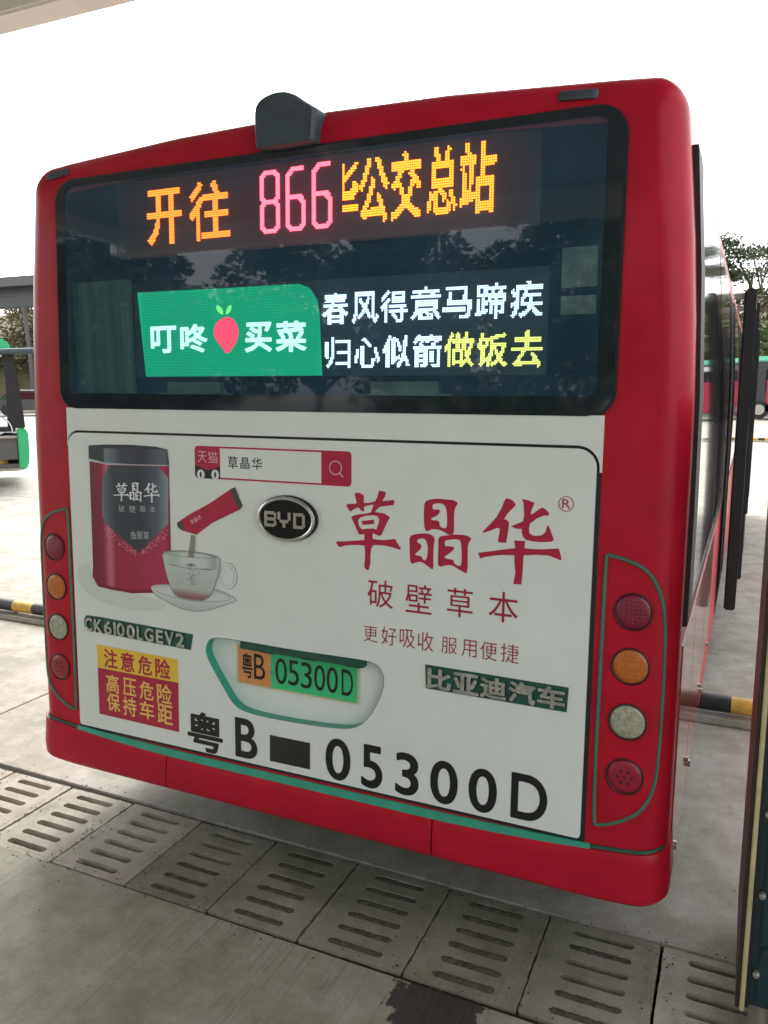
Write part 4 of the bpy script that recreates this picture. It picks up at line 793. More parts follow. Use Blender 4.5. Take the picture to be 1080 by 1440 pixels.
# ---- destination sign and advert screen behind the glass
sign = MB().add([RP(-.76, 2.285, -.0425), RP(.80, 2.285, -.0425), RP(.80, 2.555, -.0425), RP(-.76, 2.555, -.0425)], [(0, 1, 2, 3)]).build('route_sign', 'signboard', bus)
PIT = .0070
led_dots('sign_characters', raster([(c, a, b_, z0, z1) for c, a, b_, z0, z1 in D['led1']], PIT, 0.018), 'orange', sign, -.038, .0044, .004)
def digit(rows, x0, z1, px, pz): return [(x0 + c * px, z1 - r * pz) for r, row in enumerate(rows) for c, v in enumerate(row) if v == '#']
eight = ['..#######..', '.#########.', '###.....###', '##.......##'] + ['##.......##'] * 9 + ['###.....###', '.#########.', '.#########.', '###.....###'] + ['##.......##'] * 10 + ['###.....###', '.#########.', '..#######..']
six = ['...#######.', '..########.', '.###.......', '###........'] + ['##.........'] * 9 + ['#########..', '##########.', '##.....###.'] + ['##......###'] + ['##.......##'] * 10 + ['###.....###', '.#########.', '..#######..']
cells = []
for rows, (c, a, b_, z0, z1) in zip((eight, six, six), D['led2']):
    cells += digit(rows, a + .003, z1 - .003, (b_ - a - .006) / 10, (z1 - z0 - .006) / (len(rows) - 1))
led_dots('sign_number', cells, 'redled', sign, -.038, .0054, .004)
part = ['#.....##', '#....##.', '#...###.', '#..###..', '#.###...', '####....', '###.....', '##......', '#....##.', '#....###', '#....###', '#...####', '########', '#######.', '######..', '######..', '........', '........', '########', '########', '########']
q = D['led3'][0]
cells = digit(part, q[1] + .003, q[4] - .003, .0070, .0070) + raster(D['led3'][1:], PIT, 0.024)
led_dots('sign_characters', cells, 'amber', sign, -.038, .0045, .004)
scr = MB().add([RP(-.70, 1.862, -.0425), RP(.835, 1.862, -.0425), RP(.835, 2.172, -.0425), RP(-.70, 2.172, -.0425)], [(0, 1, 2, 3)]).build('advert_screen', 'screenboard', bus)
sheet('screen_logo_field', chaikin(D['green'], 0), 'greenled', scr, -.0415, .0005)
lettering('screen_logo_text', D['gt'], 'textled', scr, -.0395, 0.032)
sheet('screen_radish', chaikin(D['radish'], 1), 'pinkled', scr, -.0395, .0004)
for k in ('leafL', 'leafR'): sheet('screen_leaf', chaikin(D[k], 1), 'leafled', scr, -.0395, .0004)
led_dots('screen_text', raster(D['scw'], .0050, 0.020), 'whiteled', scr, -.040, .0036)
led_dots('screen_text', raster(D['scy'], .0050, 0.020), 'yellowled', scr, -.040, .0036)
# pixel ribs over the green field
b = MB()
for k in range(56):
    z = 1.866 + k * .0054
    b.add([RP(-.655 if z < 2.0 else -.66, z, -.0393), RP(.0775, z, -.0393), RP(.0775, z + .0009, -.0393), RP(-.66, z + .0009, -.0393)], [(0, 1, 2, 3)])
b.build('screen_louvre', 'screenboard', scr)['kind'] = 'stuff'
MB().box(-1.0, -.72, .10, .11, 1.80, 2.215).build('curtain', 'curtain', bus)
MB().box(.872, .972, .085, .09, 2.105, 2.215).build('cabin_view_sheet', 'viewpale', bus)  # added pale sheets imitate the bright view out through the cabin
MB().box(.872, .972, .085, .09, 2.03, 2.082).build('cabin_view_sheet', 'viewpale', bus)
for x in (-.48, .36):
    MB().box(x - .16, x + .16, .10, .2, 1.55, 1.842).build('seat_headrest', 'seat', bus, bevel=.04)
# ---- right and left sides: glazing, doors, skirts
def sidept(sg, y, s, n): return (sg * (hw(s) + n), y + s * sin(LEAN), s * cos(LEAN))
def sidequad(name, sg, y0, y1, s0, s1, n, m, parent, th=.01, ns=4):
    V = []; F = []
    ss = [s0 + (s1 - s0) * k / ns for k in range(ns + 1)]
    for y in (y0, y1):
        for s in ss: V.append(sidept(sg, y, s, n))
    for y in (y0, y1):
        for s in ss: V.append(sidept(sg, y, s, n - th))
    k1 = ns + 1
    for k in range(ns):
        F.append((k, k + 1, k1 + k + 1, k1 + k)); F.append((k, 2 * k1 + k, 2 * k1 + k + 1, k + 1)); F.append((k1 + k, k1 + k + 1, 3 * k1 + k + 1, 3 * k1 + k))
    F.append((0, k1, 3 * k1, 2 * k1)); F.append((ns, 2 * k1 + ns, 3 * k1 + ns, k1 + ns))
    o = obj(name, V, F, m, parent); smooth_angle(o, 30); return o
for sg in (1, -1):
    if sg == 1: sidequad('corner_pillar', sg, .125, .30, 1.13, 2.48, .012, 'black', bus, .02)
    y = .315
    for k in range(6):
        w = (1.45, 1.45, 1.45, 1.45, 1.45, 1.3)[k]
        if sg == 1 and k in (2, 4):
            y += w + .012; continue
        f = sidequad('side_window', sg, y, y + w, 1.13, 2.46, .004, 'blackgloss', bus)
        sidequad('pane', sg, y + .04, y + w - .04, 1.17, 2.42, .006, 'sideglass', f, .004)
        y += w + .012
    sidequad('window_sill', sg, .30, 9.6, 1.095, 1.118, .006, 'black', bus)
    for k, (y0, y1) in enumerate(((.16 if sg == 1 else .5, .75), (.765, 1.55), (1.565, 2.2))):
        p_ = sidequad('side_hatch', sg, y0, y1, .33 if k < 2 else .5, 1.06, .004, 'redside', bus, .012)
        MB().tube([sidept(sg, y0 + .05, .40, .0), sidept(sg, y0 + .05, .40, .016)], .014, 10).build('latch', 'steel', p_, smooth=True)
        MB().tube([sidept(sg, y1 - .06, .47, .0), sidept(sg, y1 - .06, .47, .013)], .010, 10).build('latch', 'steel', p_, smooth=True)
# dark panels stand in for the shade inside the right doorways; leaves slid out
for y0 in (3.25, 6.7):
    sidequad('doorway_shade_panel', 1, y0, y0 + 1.5, .34, 2.42, .003, 'dark', bus)
for y0, y1, x0, x1 in ((3.36, 4.02, 1.300, 1.370), (4.30, 4.98, 1.325, 1.392), (6.80, 7.45, 1.325, 1.386), (7.72, 8.40, 1.34, 1.414)):
    lf = MB().box(x0, x1, y0, y1, .345, 2.42).build('door_leaf', 'black', bus, bevel=.01)
    MB().box(x1 + .001, x1 + .004, y0 + .07, y1 - .07, .55, 2.30).build('pane', 'sideglass', lf)
    MB().box(1.24, x0 + .02, y0 + .05, y0 + .09, 2.36, 2.40).build('door_arm', 'steel', lf)
# wheels and underbody
MB().box(-1.18, 1.18, .13, 10.1, .225, .40).build('underbody', 'dark', bus)  # hidden floor pan, set low to block light and darken the ground beneath
for wy in (2.95, 8.9):
    for sx in (-1.05, 1.05):
        V = []; F = []; NS = 36
        pr = [(-.14, .28), (-.14, .46), (-.12, .485), (.12, .485), (.14, .46), (.14, .28)]
        for dx, r in pr: V += [(sx + dx, wy + r * cos(2 * pi * k / NS), .485 + r * sin(2 * pi * k / NS)) for k in range(NS)]
        for q in range(len(pr) - 1):
            for k in range(NS): F.append((q * NS + k, q * NS + (k + 1) % NS, (q + 1) * NS + (k + 1) % NS, (q + 1) * NS + k))
        wh = obj('wheel', V, F, 'tyre', bus); smooth_angle(wh, 50)
        MB().tube([(sx - .12, wy, .485), (sx + .12, wy, .485)], .28, 28).build('rim', 'steel', wh, smooth=True)
# ================================================================== ground
pfz = lambda x, y, n: (x, y, n)
gr = sheet('ground', [(-400, -300), (400, -300), (400, 500), (-400, 500)], 'concrete', None, -.045, .01, [[(-2.07, -.205), (1.96, -.205), (1.96, .275), (-2.07, .275)]], pfz); tag(gr, kind='structure')
b = MB(); b.box(-2.07, 1.96, -.205, .275, -.42, -.046); b.f = [b.f[0], b.f[2], b.f[3], b.f[4], b.f[5]]; b.build('drain_trench', 'mud', gr)
MB().box(-2.3, 2.2, -.212, -.198, -.30, -.010).build('trench_edge', 'mud', gr); MB().box(-2.3, 2.2, .268, .282, -.30, -.010).build('trench_edge', 'mud', gr)
def rough(P, amp, step, rnd):
    Q = []
    for i in range(len(P)):
        a, c = P[i], P[(i + 1) % len(P)]; L_ = math.hypot(c[0] - a[0], c[1] - a[1]); k = max(1, int(L_ / step))
        for j in range(k):
            t = j / k; Q.append((a[0] + (c[0] - a[0]) * t + rnd.gauss(0, amp), a[1] + (c[1] - a[1]) * t + rnd.gauss(0, amp)))
    return Q
def slab(x0, x1, y0, y1, m):
    g_ = .004 if y1 > -1 else .002
    MB().box(x0 + g_, x1 - g_, y0 + g_, y1 - g_, -.044, 0).build('concrete_slab', m, gr, bevel=.003)
xsn = [-22, -17, -12, -7, -2.35, 2.75, 7.5, 12, 17, 22]
for i in range(len(xsn) - 1):
    for y0, y1 in ((-3.4, -.213), (-7.4, -3.4), (-12, -7.4)): slab(xsn[i], xsn[i + 1], y0, y1, 'concretenear')
    for y0, y1 in ((.283, 7.12), (7.12, 12.5), (12.5, 18), (18, 23.5), (23.5, 29), (29, 34.5)): slab(xsn[i], xsn[i + 1], y0, y1, 'concrete')
for x0, x1 in ((-22, -12), (-12, -7), (-7, -2.08), (1.97, 7.5), (7.5, 22)): slab(x0, x1, -.213, .283, 'concrete')
# ---- slotted drain covers in a row
joints = [-2.075, -1.71, -1.343, -.981, -.615, -.249, .118, .499, .868, 1.236, 1.60, 1.967]
look = [('outermost drain cover at the left edge of the photo, cut off by it', 0), ('pale drain cover second from the left, its lower slots cut off by the photo edge', 0),
        ('pale drain cover with six open slots just outside the left bumper corner', 0), ('pale drain cover with six open slots just below the left bumper seam', 0),
        ('drain cover half in shade with slots partly choked with soil, under the 粤B lettering', 1), ('shaded drain cover with most slots filled, below the black patch of the hatch', 2),
        ('dark drain cover filled with dirt, just left of the damp oily stain', 2), ('dirt-filled drain cover touching the damp oily stain on the slab', 2),
        ('olive stained drain cover below the right bumper half, partly clogged slots', 1), ('pale drain cover with open slots right of the bumper, beside the dark teal cabinet', 0), ('drain cover partly hidden under the dark teal cabinet', 0)]
proto = {}
rnd = random.Random(11)
for i in range(len(joints) - 1):
    x0, x1 = joints[i], joints[i + 1]; wd = x1 - x0; gap = rnd.choice((.003, .005, .007))
    xa, xb = -wd / 2 + gap, wd / 2 - gap
    ya, yb = -.2375, .2375
    slots = [rrect(-.098, .102, -.185 + k * .0745 - .0160, -.185 + k * .0745 + .0160, .0155, 4) for k in range(6)]
    label, dirt = look[i]
    root = empty('drain_cover', (x0 + wd / 2 + rnd.uniform(-.001, .001), .035 + .012 * (x0 + wd / 2) + rnd.uniform(-.003, .003), 0), .012 + rnd.uniform(-.004, .004))
    tag(root, label, 'drain cover', 'slotted concrete drain covers in a row')
    pf = lambda x, y, n: (x, y, n)
    tz = -.0005 - rnd.random() * .004
    slots = [rough(s_, .0006, .012, rnd) for s_ in slots]
    top = sheet('cover_slab', rough(rrect(xa, xb, ya, yb, .008, 2), .0011, .016, rnd), 'coverdirty' if dirt else 'coverconc', root, tz, .055, slots, pf)
    # raised rim line cast into the cover
    sheet('cast_border', rrect(xa + .026, xb - .026, ya + .022, yb - .022, .004, 2), 'coverdirty' if dirt else 'coverconc', root, tz + .0005, .003, [rrect(xa + .028, xb - .028, ya + .024, yb - .026, .004, 2)], pf)
    if dirt:
        b = MB(); kk = {1: (0, 1, 2) if i == 4 else (0, 1, 4), 2: (0, 1, 2, 3, 4, 5)}[dirt]
        for k in kk:
            yc = -.185 + k * .0745; N = 26; V = []
            for r in (-1, 0, 1):
                for q in range(N + 1):
                    x = -.1 + .204 * q / N; V.append((x, yc + r * .0163, (-.004 if dirt == 2 else -.007) + rnd.uniform(-.003, .002) + (.0015 if r == 0 else -.002)))
            F = [(r * (N + 1) + q, r * (N + 1) + q + 1, (r + 1) * (N + 1) + q + 1, (r + 1) * (N + 1) + q) for r in range(2) for q in range(N)]
            b.add(V, F)
        b.build('soil', 'dirt', root)['kind'] = 'stuff'
# ---- grit and dead leaf crumbs scattered along the joints
b = MB(); rnd = random.Random(21)
for k in range(900):
    mode = rnd.random()
    if mode < .5: x = rnd.choice(joints) + rnd.gauss(0, .03); y = rnd.uniform(-.24, .30)
    elif mode < .8: x = rnd.uniform(-2, 2); y = rnd.choice((-.215, .285)) + rnd.gauss(0, .025)
    else: x = rnd.uniform(-3, 2.4); y = rnd.uniform(-1.4, 1.6)
    r = rnd.uniform(.0015, .0055) * (1 if mode < .8 else .8); z = .001; a = rnd.random() * pi
    pts = [(x + r * cos(a + t) * rnd.uniform(.6, 1.3), y + r * sin(a + t) * rnd.uniform(.6, 1.3), z) for t in (0, 1.6, 3.1, 4.7)]
    b.add(pts + [(x, y, z + r * .7)], [(0, 1, 4), (1, 2, 4), (2, 3, 4), (3, 0, 4)])
g_ = b.build('grit', 'dirt'); tag(g_, 'dark grit and crumbs scattered along the drain cover joints', 'grit', kind='stuff')

# ---- striped wheel stop on a low kerb behind the rear wheels
def wheel_stop(y, x0, x1, label, r=.046, parent_group='striped steel wheel stops'):
    root = empty('wheel_stop', (x0, y, 0)); tag(root, label, 'wheel stop', parent_group)
    MB().box(0, x1 - x0, -.10, .075, -.002, .035).build('kerb', 'concrete', root, bevel=.01)
    x = 1.39 - math.ceil((1.39 - x0) / .4024) * .4024
    while x < x1:
        for a, b_, m in ((x, x + .21, 'yellowpaint'), (x + .21, x + .4024, 'blackpaint')):
            a = max(a, x0); b_ = min(b_, x1)
            if b_ - a > .01: MB().tube([(a - x0, 0, .035 + r + .012), (b_ - x0, 0, .035 + r + .012)], r, 16).build('painted_band', m, root, smooth=True)
        x += .4024
    for k in range(int((x1 - x0) / 1.2) + 1):
        MB().box(.3 + k * 1.2, .36 + k * 1.2, -.03, .03, .03, .07).build('foot', 'steel', root)
wheel_stop(2.31, -1.9, 2.6, 'yellow and black striped wheel stop running behind the red bus rear wheels', )
wheel_stop(2.12, -6.6, -2.4, 'yellow and black striped wheel stop on the open paving left of the red bus')
wheel_stop(25.7, -2.6, 2.6, 'far dark wheel stop across the next row of bays beyond the open bus doors')

# ---- canopy overhead
cn = empty('canopy', (0, 2.6, 0)); tag(cn, 'large parking canopy overhead with pale edge beam and grey underside', 'canopy')
MB().box(-9, 2.6, -11.6, -.30, 4.86, 4.98).build('roof_sheet', 'canopy', cn)
MB().box(-9, 2.6, -.27, 0, 4.5, 5.02).build('edge_beam', 'fascia', cn, bevel=.02)
MB().box(-9, 2.6, -11.6, -11.3, 4.5, 5.02).build('edge_beam', 'fascia', cn, bevel=.02)
for x in (-8.6, -3, 2.3):
    MB().box(x - .1, x + .1, -11.3, -.27, 4.60, 4.855).build('rafter', 'fascia', cn)
    if x != -3: MB().box(x - .13, x + .13, -7.0, -6.74, 0, 4.60).build('column', 'fascia', cn)
# ---- steel cabinet standing close by on the right
nb = empty('steel_cabinet', (1.455, -.06, 0)); tag(nb, 'dark teal steel cabinet with brass corner trim and bolts at the right margin', 'cabinet')
MB().box(.012, .85, .004, .56, .13, 1.80).build('body', 'navy', nb, bevel=.006)
MB().box(.050, .80, -.004, .006, .17, 1.74).build('door', 'navy', nb, bevel=.003)
MB().box(0, .011, .0, .57, .115, 1.81).build('side_sheet', 'browntrim', nb, bevel=.003)
MB().box(.011, .0235, -.010, .01, .115, 1.81).build('corner_trim', 'brass', nb, bevel=.003)
MB().box(.0235, .034, -.006, .004, .13, 1.80).build('door_seal', 'black', nb)
for k in range(7):
    z = .24 + k * .235; MB().tube([(.046, .002, z), (.046, -.014, z), (.046, -.018, z)], [.009, .009, .006], 10).build('bolt', 'steel', nb, smooth=True)
MB().box(.055, .80, -.012, -.003, .30, .325).build('door_rib', 'navy', nb, bevel=.003)
for x in (.06, .78):
    for y in (.05, .5): MB().tube([(x, y, 0), (x, y, .14)], .025, 10).build('foot', 'steel', nb, smooth=True)

# ---- green minibus at the left, its doorway turned to us, front to the right
mb = empty('minibus', (-10.40, 8.15, 0), radians(51)); tag(mb, 'green and black minibus with an open doorway and mirror arm, left of the red bus', 'minibus')
X = lambda x: (x + 10.40) * .66 if x > -12 else x + 12 - 1.056
def slabprism(name, P, y0, y1, m, parent, bevel=.0):
    n = len(P); V = [(x, y0, z) for x, z in P] + [(x, y1, z) for x, z in P]
    F = [tuple(range(n)), tuple(range(n, 2 * n))[::-1]] + [(k, n + k, n + (k + 1) % n, (k + 1) % n) for k in range(n)]
    b = MB(); b.add(V, F); return b.build(name, m, parent, bevel=bevel)
slabprism('front_bumper', [(X(-10.66), .30), (X(-10.47), .33), (X(-10.41), .45), (X(-10.385), .70), (X(-10.39), .95), (X(-10.45), 1.06), (X(-10.66), 1.06)], 0, 2.1, 'green', mb, .02)
slabprism('front_pillar', [(X(-10.88), 1.06), (X(-10.45), 1.06), (X(-10.46), 1.20), (X(-10.53), 1.84), (X(-10.62), 2.36), (X(-10.90), 2.36), (X(-10.86), 1.9)], .0, .14, 'black', mb, .01)
slabprism('windscreen', [(X(-10.50), 1.08), (X(-10.47), 1.10), (X(-10.55), 1.84), (X(-10.64), 2.35), (X(-10.66), 2.33), (X(-10.57), 1.84)], .14, 1.96, 'sideglass', mb)
slabprism('roof', [(X(-10.62), 2.37), (X(-10.68), 2.50), (X(-10.78), 2.60), (X(-11.2), 2.68), (X(-16.5), 2.72), (X(-16.7), 2.37)], 0, 2.1, 'green', mb, .03)
slabprism('side_panel', [(X(-16.7), .32), (X(-11.75), .32), (X(-11.75), 1.0), (X(-16.7), 1.0)], 0.01, .06, 'green', mb)
slabprism('far_side', [(X(-16.7), .32), (X(-10.7), .32), (X(-10.7), 1.0), (X(-16.7), 1.0)], 2.04, 2.09, 'green', mb)
slabprism('side_window', [(X(-16.6), 1.02), (X(-11.75), 1.02), (X(-11.75), 2.35), (X(-16.6), 2.35)], 0.02, .04, 'sideglass', mb)
slabprism('floor', [(X(-16.6), .34), (X(-10.68), .34), (X(-10.68), .42), (X(-16.6), .42)], .05, 2.0, 'grey', mb)
slabprism('dashboard', [(X(-11.25), .42), (X(-10.66), .42), (X(-10.62), .95), (X(-10.95), .97), (X(-11.2), .90)], .35, 1.9, 'black', mb, .02)
slabprism('door_sill', [(X(-11.72), .30), (X(-10.66), .30), (X(-10.66), .345), (X(-11.72), .345)], -.01, .3, 'steel', mb)
slabprism('step_trim', [(X(-11.6), .885), (X(-10.68), .885), (X(-10.68), .925), (X(-11.6), .925)], -.005, .03, 'steel', mb)
slabprism('step_panel', [(X(-11.6), .50), (X(-10.68), .50), (X(-10.68), .88), (X(-11.6), .88)], .05, .10, 'grey', mb)
slabprism('window_frame', [(X(-11.72), 1.0), (X(-10.70), 1.0), (X(-10.70), 1.08), (X(-11.72), 1.08)], -.002, .06, 'black', mb)
b = MB(); b.tube([(X(-11.3), -.01, 1.30), (X(-10.98), -.02, 1.25), (X(-10.86), -.02, 1.18), (X(-10.80), -.02, 1.10), (X(-10.77), -.02, .985), (X(-10.70), -.02, .975)], .014, 8); b.build('handrail', 'chrome', mb, smooth=True)
b = MB(); b.tube([(X(-11.6), -.10, 2.37), (X(-10.9), -.12, 2.39), (X(-9.3), -.14, 2.44)], .055, 10); b.build('mirror_arm', 'podgrey', mb, smooth=True)
MB().box(X(-9.30), X(-9.12), -.24, -.06, 2.05, 2.46).build('mirror', 'black', mb, bevel=.03)
for wx in (-11.95, -15.4): MB().tube([(X(wx), .05, .40), (X(wx), .3, .40)], .40, 24).build('wheel', 'tyre', mb, smooth=True)
bx = MB().box(-.22, .22, -.15, .15, 0, .21).build('carton', 'boxyellow', None, bevel=.005, loc=(-10.40 - .60 * cos(radians(51)) - .30 * sin(radians(51)), 8.15 - .60 * sin(radians(51)) + .30 * cos(radians(51)), .42)); tag(bx, 'yellow carton sitting on the minibus doorway floor at the left edge', 'box')

# ---- open steel shed far left
sh = empty('steel_shed', (-60, 40, 0)); tag(sh, 'tall open-sided steel shed roof on posts in the left background', 'shed')
V = [(0, 0, 7.45), (15.4, 0, 7.3), (15.4, 14, 7.3), (0, 14, 7.45), (0, 0, 9.4), (15.4, 0, 9.35), (15.4, 14, 9.9), (0, 14, 9.9)]
MB().add([(0, -.0, 8.75), (16, -.0, 8.7), (16, 16, 9.3), (0, 16, 9.3), (0, 0, 9.4), (16, 0, 9.35), (16, 16, 10.0), (0, 16, 10.0)], [(0, 3, 2, 1), (4, 5, 6, 7), (0, 1, 5, 4), (1, 2, 6, 5), (2, 3, 7, 6), (3, 0, 4, 7)]).build('roof', 'shedgrey', sh)
for k in range(9): MB().box(0, 16, .05 + k * .12, .10 + k * .12, 7.35 + k * .155, 7.42 + k * .155).build('roof_rib', 'shedgrey', sh)
MB().box(0, 16, 1.2, 1.3, 7.3, 8.75).build('back_fascia', 'shedgrey', sh)
for x in (2.0, 8.0, 14.0):
    b = MB(); b.tube([(x - .28, .3, 7.3), (x, .3, 4.0), (x + .12, .3, 0)], .14, 8); b.build('post', 'shedgrey', sh, smooth=True)
# ---- cars
def car(name, x, y, m, label, rz=0):
    r = empty(name, (x, y, 0), rz); tag(r, label, 'car', 'cars parked in the left background')
    slabprism('body', [(-2.2, .3), (2.15, .3), (2.2, .6), (2.05, .80), (1.2, .92), (-1.9, .95), (-2.2, .75)], -.85, .85, m, r, .05)
    slabprism('cabin', [(-1.75, .93), (1.15, .91), (.55, 1.38), (-1.2, 1.42)], -.72, .72, 'sideglass', r, .04)
    slabprism('roof', [(-1.15, 1.40), (.50, 1.37), (.45, 1.44), (-1.1, 1.47)], -.68, .68, m, r, .02)
    for wx in (-1.35, 1.35):
        for wy in (-.8, .8): MB().tube([(wx, wy - .1, .32), (wx, wy + .1, .32)], .32, 18).build('wheel', 'tyre', r, smooth=True)
    for wy in (-.6, .6): MB().box(-2.22, -2.16, wy - .15, wy + .15, .62, .76).build('headlight', 'printwhite', r)
car('parked_car', -38.3, 33.2, 'carblack', 'dark car parked in the left background, half hidden by the red bus corner', radians(50))
car('parked_car', -42.5, 37.5, 'carwhite', 'white car parked behind the minibus windscreen in the left background', radians(45))
# ---- far row of buses
def farbus(x, y, base, label, panel=None, top='mint', L=11.0):
    r = empty('distant_bus', (x, y, 0)); tag(r, label, 'bus', 'buses parked across the far side of the yard')
    MB().box(0, L, 0, 2.5, .35, 2.95).build('body', base, r, bevel=.08)
    MB().box(.1, L - .1, .05, 2.45, 2.93, 3.22).build('roof', top, r, bevel=.08)
    for k in range(7):
        MB().box(.55 + k * 1.47, 1.90 + k * 1.47, -.02, .0, 1.35, 2.55).build('window', 'sideglass', r)
    MB().box(.9, 2.4, -.025, .0, 2.62, 2.86).build('sign', 'printwhite', r)
    if panel:
        for a in (.62, 4.2): MB().box(a, a + 1.9, -.03, -.005, .38, 2.02).build('side_panel', panel, r)
    for wx in (.32, 1.1 + L - 3.2):
        w_ = MB().tube([(wx, -.03, .48), (wx, .25, .48)], .48, 24).build('wheel', 'tyre', r, smooth=True)
        MB().tube([(wx, -.05, .48), (wx, .0, .48)], .27, 18).build('rim', 'steel', w_, smooth=True)
farbus(1.35, 44, 'carblack', 'distant dark bus with red side panel and mint green roof, right of the open doors', 'crimson')
farbus(-11.6, 46, 'tealbus', 'distant teal bus parked behind the red bus body', None)
farbus(14.0, 45, 'tealbus', 'distant teal bus at the far right of the yard', None)
# ---- trees
def leafcloud(blobs, n, size, seed):
    r = random.Random(seed); V = []; F = []
    for k in range(n):
        cx, cy, cz, rx, ry, rz = r.choices(blobs, [b[3] * b[4] for b in blobs])[0]
        while True:
            a = (r.uniform(-1, 1), r.uniform(-1, 1), r.uniform(-1, 1)); d = sqrt(sum(q * q for q in a))
            if d < 1 and d > .35 * r.random(): break
        p = Vector((cx + a[0] * rx, cy + a[1] * ry, cz + a[2] * rz)); s = size * r.uniform(.5, 1.3)
        u = Vector((r.gauss(0, 1), r.gauss(0, 1), r.gauss(0, .6))).normalized(); w = u.cross(Vector((r.gauss(0, 1), r.gauss(0, 1), r.gauss(0, 1)))).normalized()
        k0 = len(V); V += [tuple(p - u * s), tuple(p + w * s * .45), tuple(p + u * s), tuple(p - w * s * .45)]; F.append((k0, k0 + 1, k0 + 2, k0 + 3))
    return V, F
def tree_proto(kind):
    r = random.Random(hash(kind) % 97 if False else {'round': 5, 'umbrella': 9, 'tall': 13, 'bush': 17}[kind])
    if kind == 'umbrella':      # flat topped, see-through crown on long limbs
        tips = [(r.uniform(-4.2, 4.2), r.uniform(-4, 4), r.uniform(9.0, 11.0)) for _ in range(15)]
        tips += [(r.uniform(-3, 3), r.uniform(-3, 3), r.uniform(6.5, 8.6)) for _ in range(5)]
        blobs = [(x, y, z, r.uniform(.9, 1.6), r.uniform(.9, 1.5), r.uniform(.3, .55)) for x, y, z in tips]; base = 4.5; n = 4200; sz = .13; th = .22
    elif kind == 'tall':
        tips = [(r.uniform(-1.6, 1.6), r.uniform(-1.6, 1.6), r.uniform(4, 11)) for _ in range(16)]
        blobs = [(x, y, z, r.uniform(.7, 1.5), r.uniform(.7, 1.5), r.uniform(.6, 1.2)) for x, y, z in tips]; base = 3.0; n = 5000; sz = .16; th = .2
    elif kind == 'bush':
        tips = [(r.uniform(-3.2, 3.2), r.uniform(-2, 2), r.uniform(.8, 4.2)) for _ in range(16)]
        blobs = [(x, y, z, r.uniform(1.0, 1.8), r.uniform(1, 1.6), r.uniform(.8, 1.4)) for x, y, z in tips]; base = .5; n = 7000; sz = .16; th = .12
    else:
        tips = [(r.uniform(-3, 3), r.uniform(-3, 3), r.uniform(3.5, 8.5)) for _ in range(18)]
        blobs = [(x, y, z, r.uniform(1.0, 2.0), r.uniform(1, 2.0), r.uniform(.8, 1.4)) for x, y, z in tips]; base = 2.6; n = 11000; sz = .20; th = .24
    V, F = leafcloud(blobs, n, sz, 3)
    b = MB(); b.tube([(0, 0, -.1), (.06, .02, base * .5), (.0, .05, base)], [th, th * .8, th * .65], 8)
    for x, y, z in tips[:12]:
        b.tube([(0, .05, base * .95), (x * .35, y * .35, base + (z - base) * .5), (x * .75, y * .75, base + (z - base) * .85), (x, y, z)], [th * .5, th * .32, th * .18, th * .06], 5)
    return (V, F), b
PR = {}
def tree(kind, x, y, sc, rz, leaf, label, group, name='tree'):
    r = empty(name, (x, y, 0), rz); r.scale = (sc, sc, sc); tag(r, label, 'bush' if kind == 'bush' else 'tree', group)
    key = (kind, leaf)
    if key not in PR:
        (V, F), b = tree_proto(kind)
        cr = obj('crown', V, F, leaf, r); tk = b.build('trunk', 'bark', r, smooth=True); PR[key] = (cr, tk)
    else:
        for src in PR[key]:
            c = src.copy(); C.objects.link(c); c.parent = r
G1 = 'trees beyond the far side of the yard'
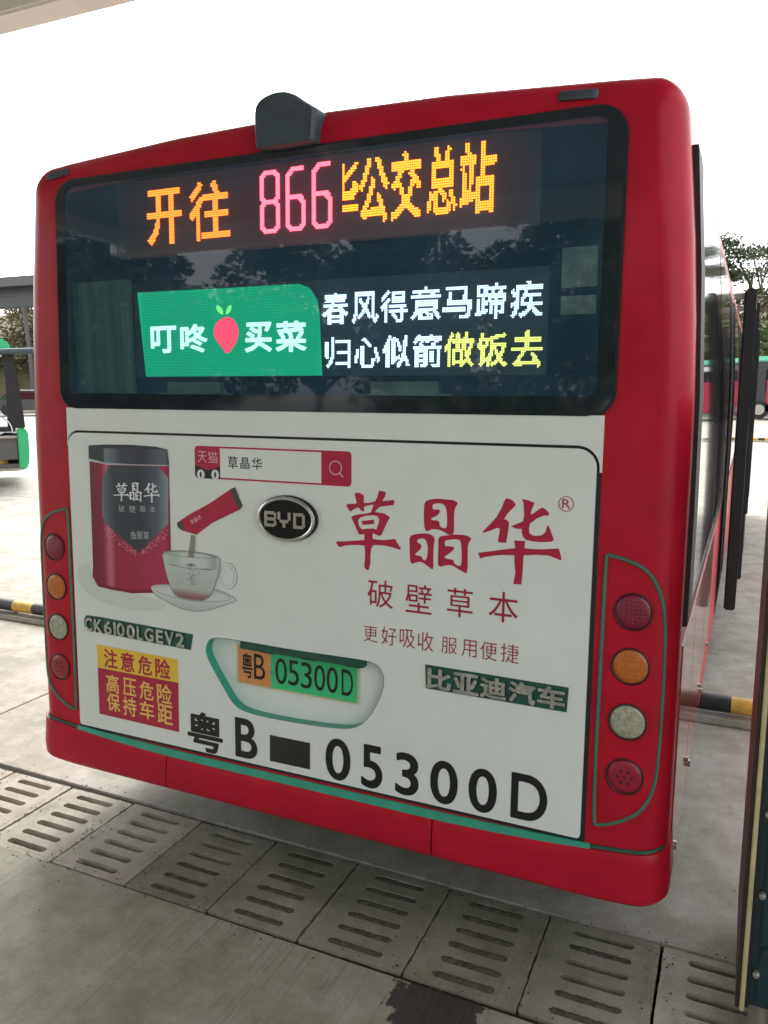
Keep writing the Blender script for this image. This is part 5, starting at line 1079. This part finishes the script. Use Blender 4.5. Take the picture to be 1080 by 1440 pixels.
for k, (kind, x, y, sc, rz, leaf, label) in enumerate([
    ('umbrella', 1.9, 62, 1.12, .3, 'leafdark', 'tall see-through flat-topped tree above the bushes at the right edge'),
    ('bush', 1.9, 56, 1.5, 1.0, 'leafdry', 'yellowish bush behind the distant dark bus'),
    ('round', 5.6, 60, .95, 2.0, 'leaf', 'bushy green tree behind the distant dark bus at the right edge'),
    ('tall', -1.6, 58, 1.0, .5, 'leafdark', 'dark slender tree just right of the red bus pillar'),
    ('bush', .2, 53, 1.25, .9, 'leaf', 'green bush between the door leaves and the distant dark bus'),
    ('umbrella', .6, 68, 1.15, 1.9, 'leafdark', 'third flat-topped tree standing behind the first one'),
    ('round', 10.5, 62, 1.0, 1.2, 'leaf', 'broad green tree behind the right part of the far bus row'),
    ('tall', 8.0, 58, 1.2, 2.2, 'leaf', 'slender tree beyond the far bus roofs'),
    ('bush', -5.5, 57, 1.3, 2.5, 'leaf', 'dense bush hidden behind the red bus'),
    ('bush', 13.5, 57, 1.6, 2.9, 'leafdry', 'dry bush at the far right of the yard'),
    ('umbrella', 17, 66, 1.1, 2.9, 'leafdark', 'second flat-topped tree further right'),
    ('bush', -58, 54, 1.5, .4, 'leafdry', 'brownish bush under the shed roof at the left edge'),
    ('bush', -63, 56, 1.7, 1.4, 'leafdry', 'brownish bush further left under the shed roof'),
    ('bush', -53, 55, 1.6, 2.4, 'leafdry', 'dry bush behind the shed post'),
    ('round', -66, 62, 1.1, .8, 'leafdry', 'dry tree rising behind the shed at the left edge'),
    ('bush', -49, 53, 1.5, 3.4, 'leaf', 'green bush behind the parked cars')]): tree(kind, x, y, sc, rz, leaf, label, G1)
hl = []
# low wooded bank behind the left bushes
V = []; F = []; NX = 30
for j, (yy, zz) in enumerate(((52, 0), (56, 4.6), (61, 7.6), (72, 9.6))):
    for i in range(NX + 1): V.append((-130 + i * 3.4, yy + 2 * sin(i * .9), zz * (1 + .12 * sin(i * 1.7 + j)) + (0 if j else -.05)))
for j in range(3):
    for i in range(NX): F.append((j * (NX + 1) + i, j * (NX + 1) + i + 1, (j + 1) * (NX + 1) + i + 1, (j + 1) * (NX + 1) + i))
hk = obj('hillside', V, F, mat('scrubby_bank', (0.07, 0.07, 0.03), 0.95, col2=(0.16, 0.14, 0.08), vscale=.7, bump=.8, bscale=3), smooth=True); tag(hk, kind='structure')
# trees behind the camera, seen only in the window's reflection
G2 = 'trees behind the camera reflected in the rear window'
for k, (kind, x, y, sc, rz, leaf, label) in enumerate([
    ('tall', -9, -25, 1.1, .3, 'leafdark', 'slender tree reflected at the left end of the rear window'),
    ('round', -3.5, -26, 1.0, 1.3, 'leafdark', 'dense tree reflected left of centre in the rear window'),
    ('tall', 1.5, -25, 1.05, 2.0, 'leafdark', 'slender tree reflected in the middle of the rear window'),
    ('round', 7, -26, 1.0, 2.6, 'leafdark', 'dense tree reflected right of centre in the rear window'),
    ('round', -15, -27, 1.1, 3.1, 'leafdark', 'dense tree reflected at the far left of the window'),
    ('round', 14, -26, 1.0, 4.0, 'leafdark', 'dense tree behind the camera on the right'),
    ('bush', -6, -23, 1.3, .7, 'leafdark', 'bush reflected low at the left of the rear window'),
    ('bush', 4.5, -23, 1.3, 1.9, 'leafdark', 'bush reflected low at the right of the rear window'),
    ('bush', -20, -24, 1.5, 1.9, 'leafdark', 'bush behind the camera far to the left'),
    ('round', -25, -27, 1.1, 1.1, 'leafdark', 'dense tree behind the camera far to the left')]): tree(kind, x, y, sc, rz, leaf, label, G2)
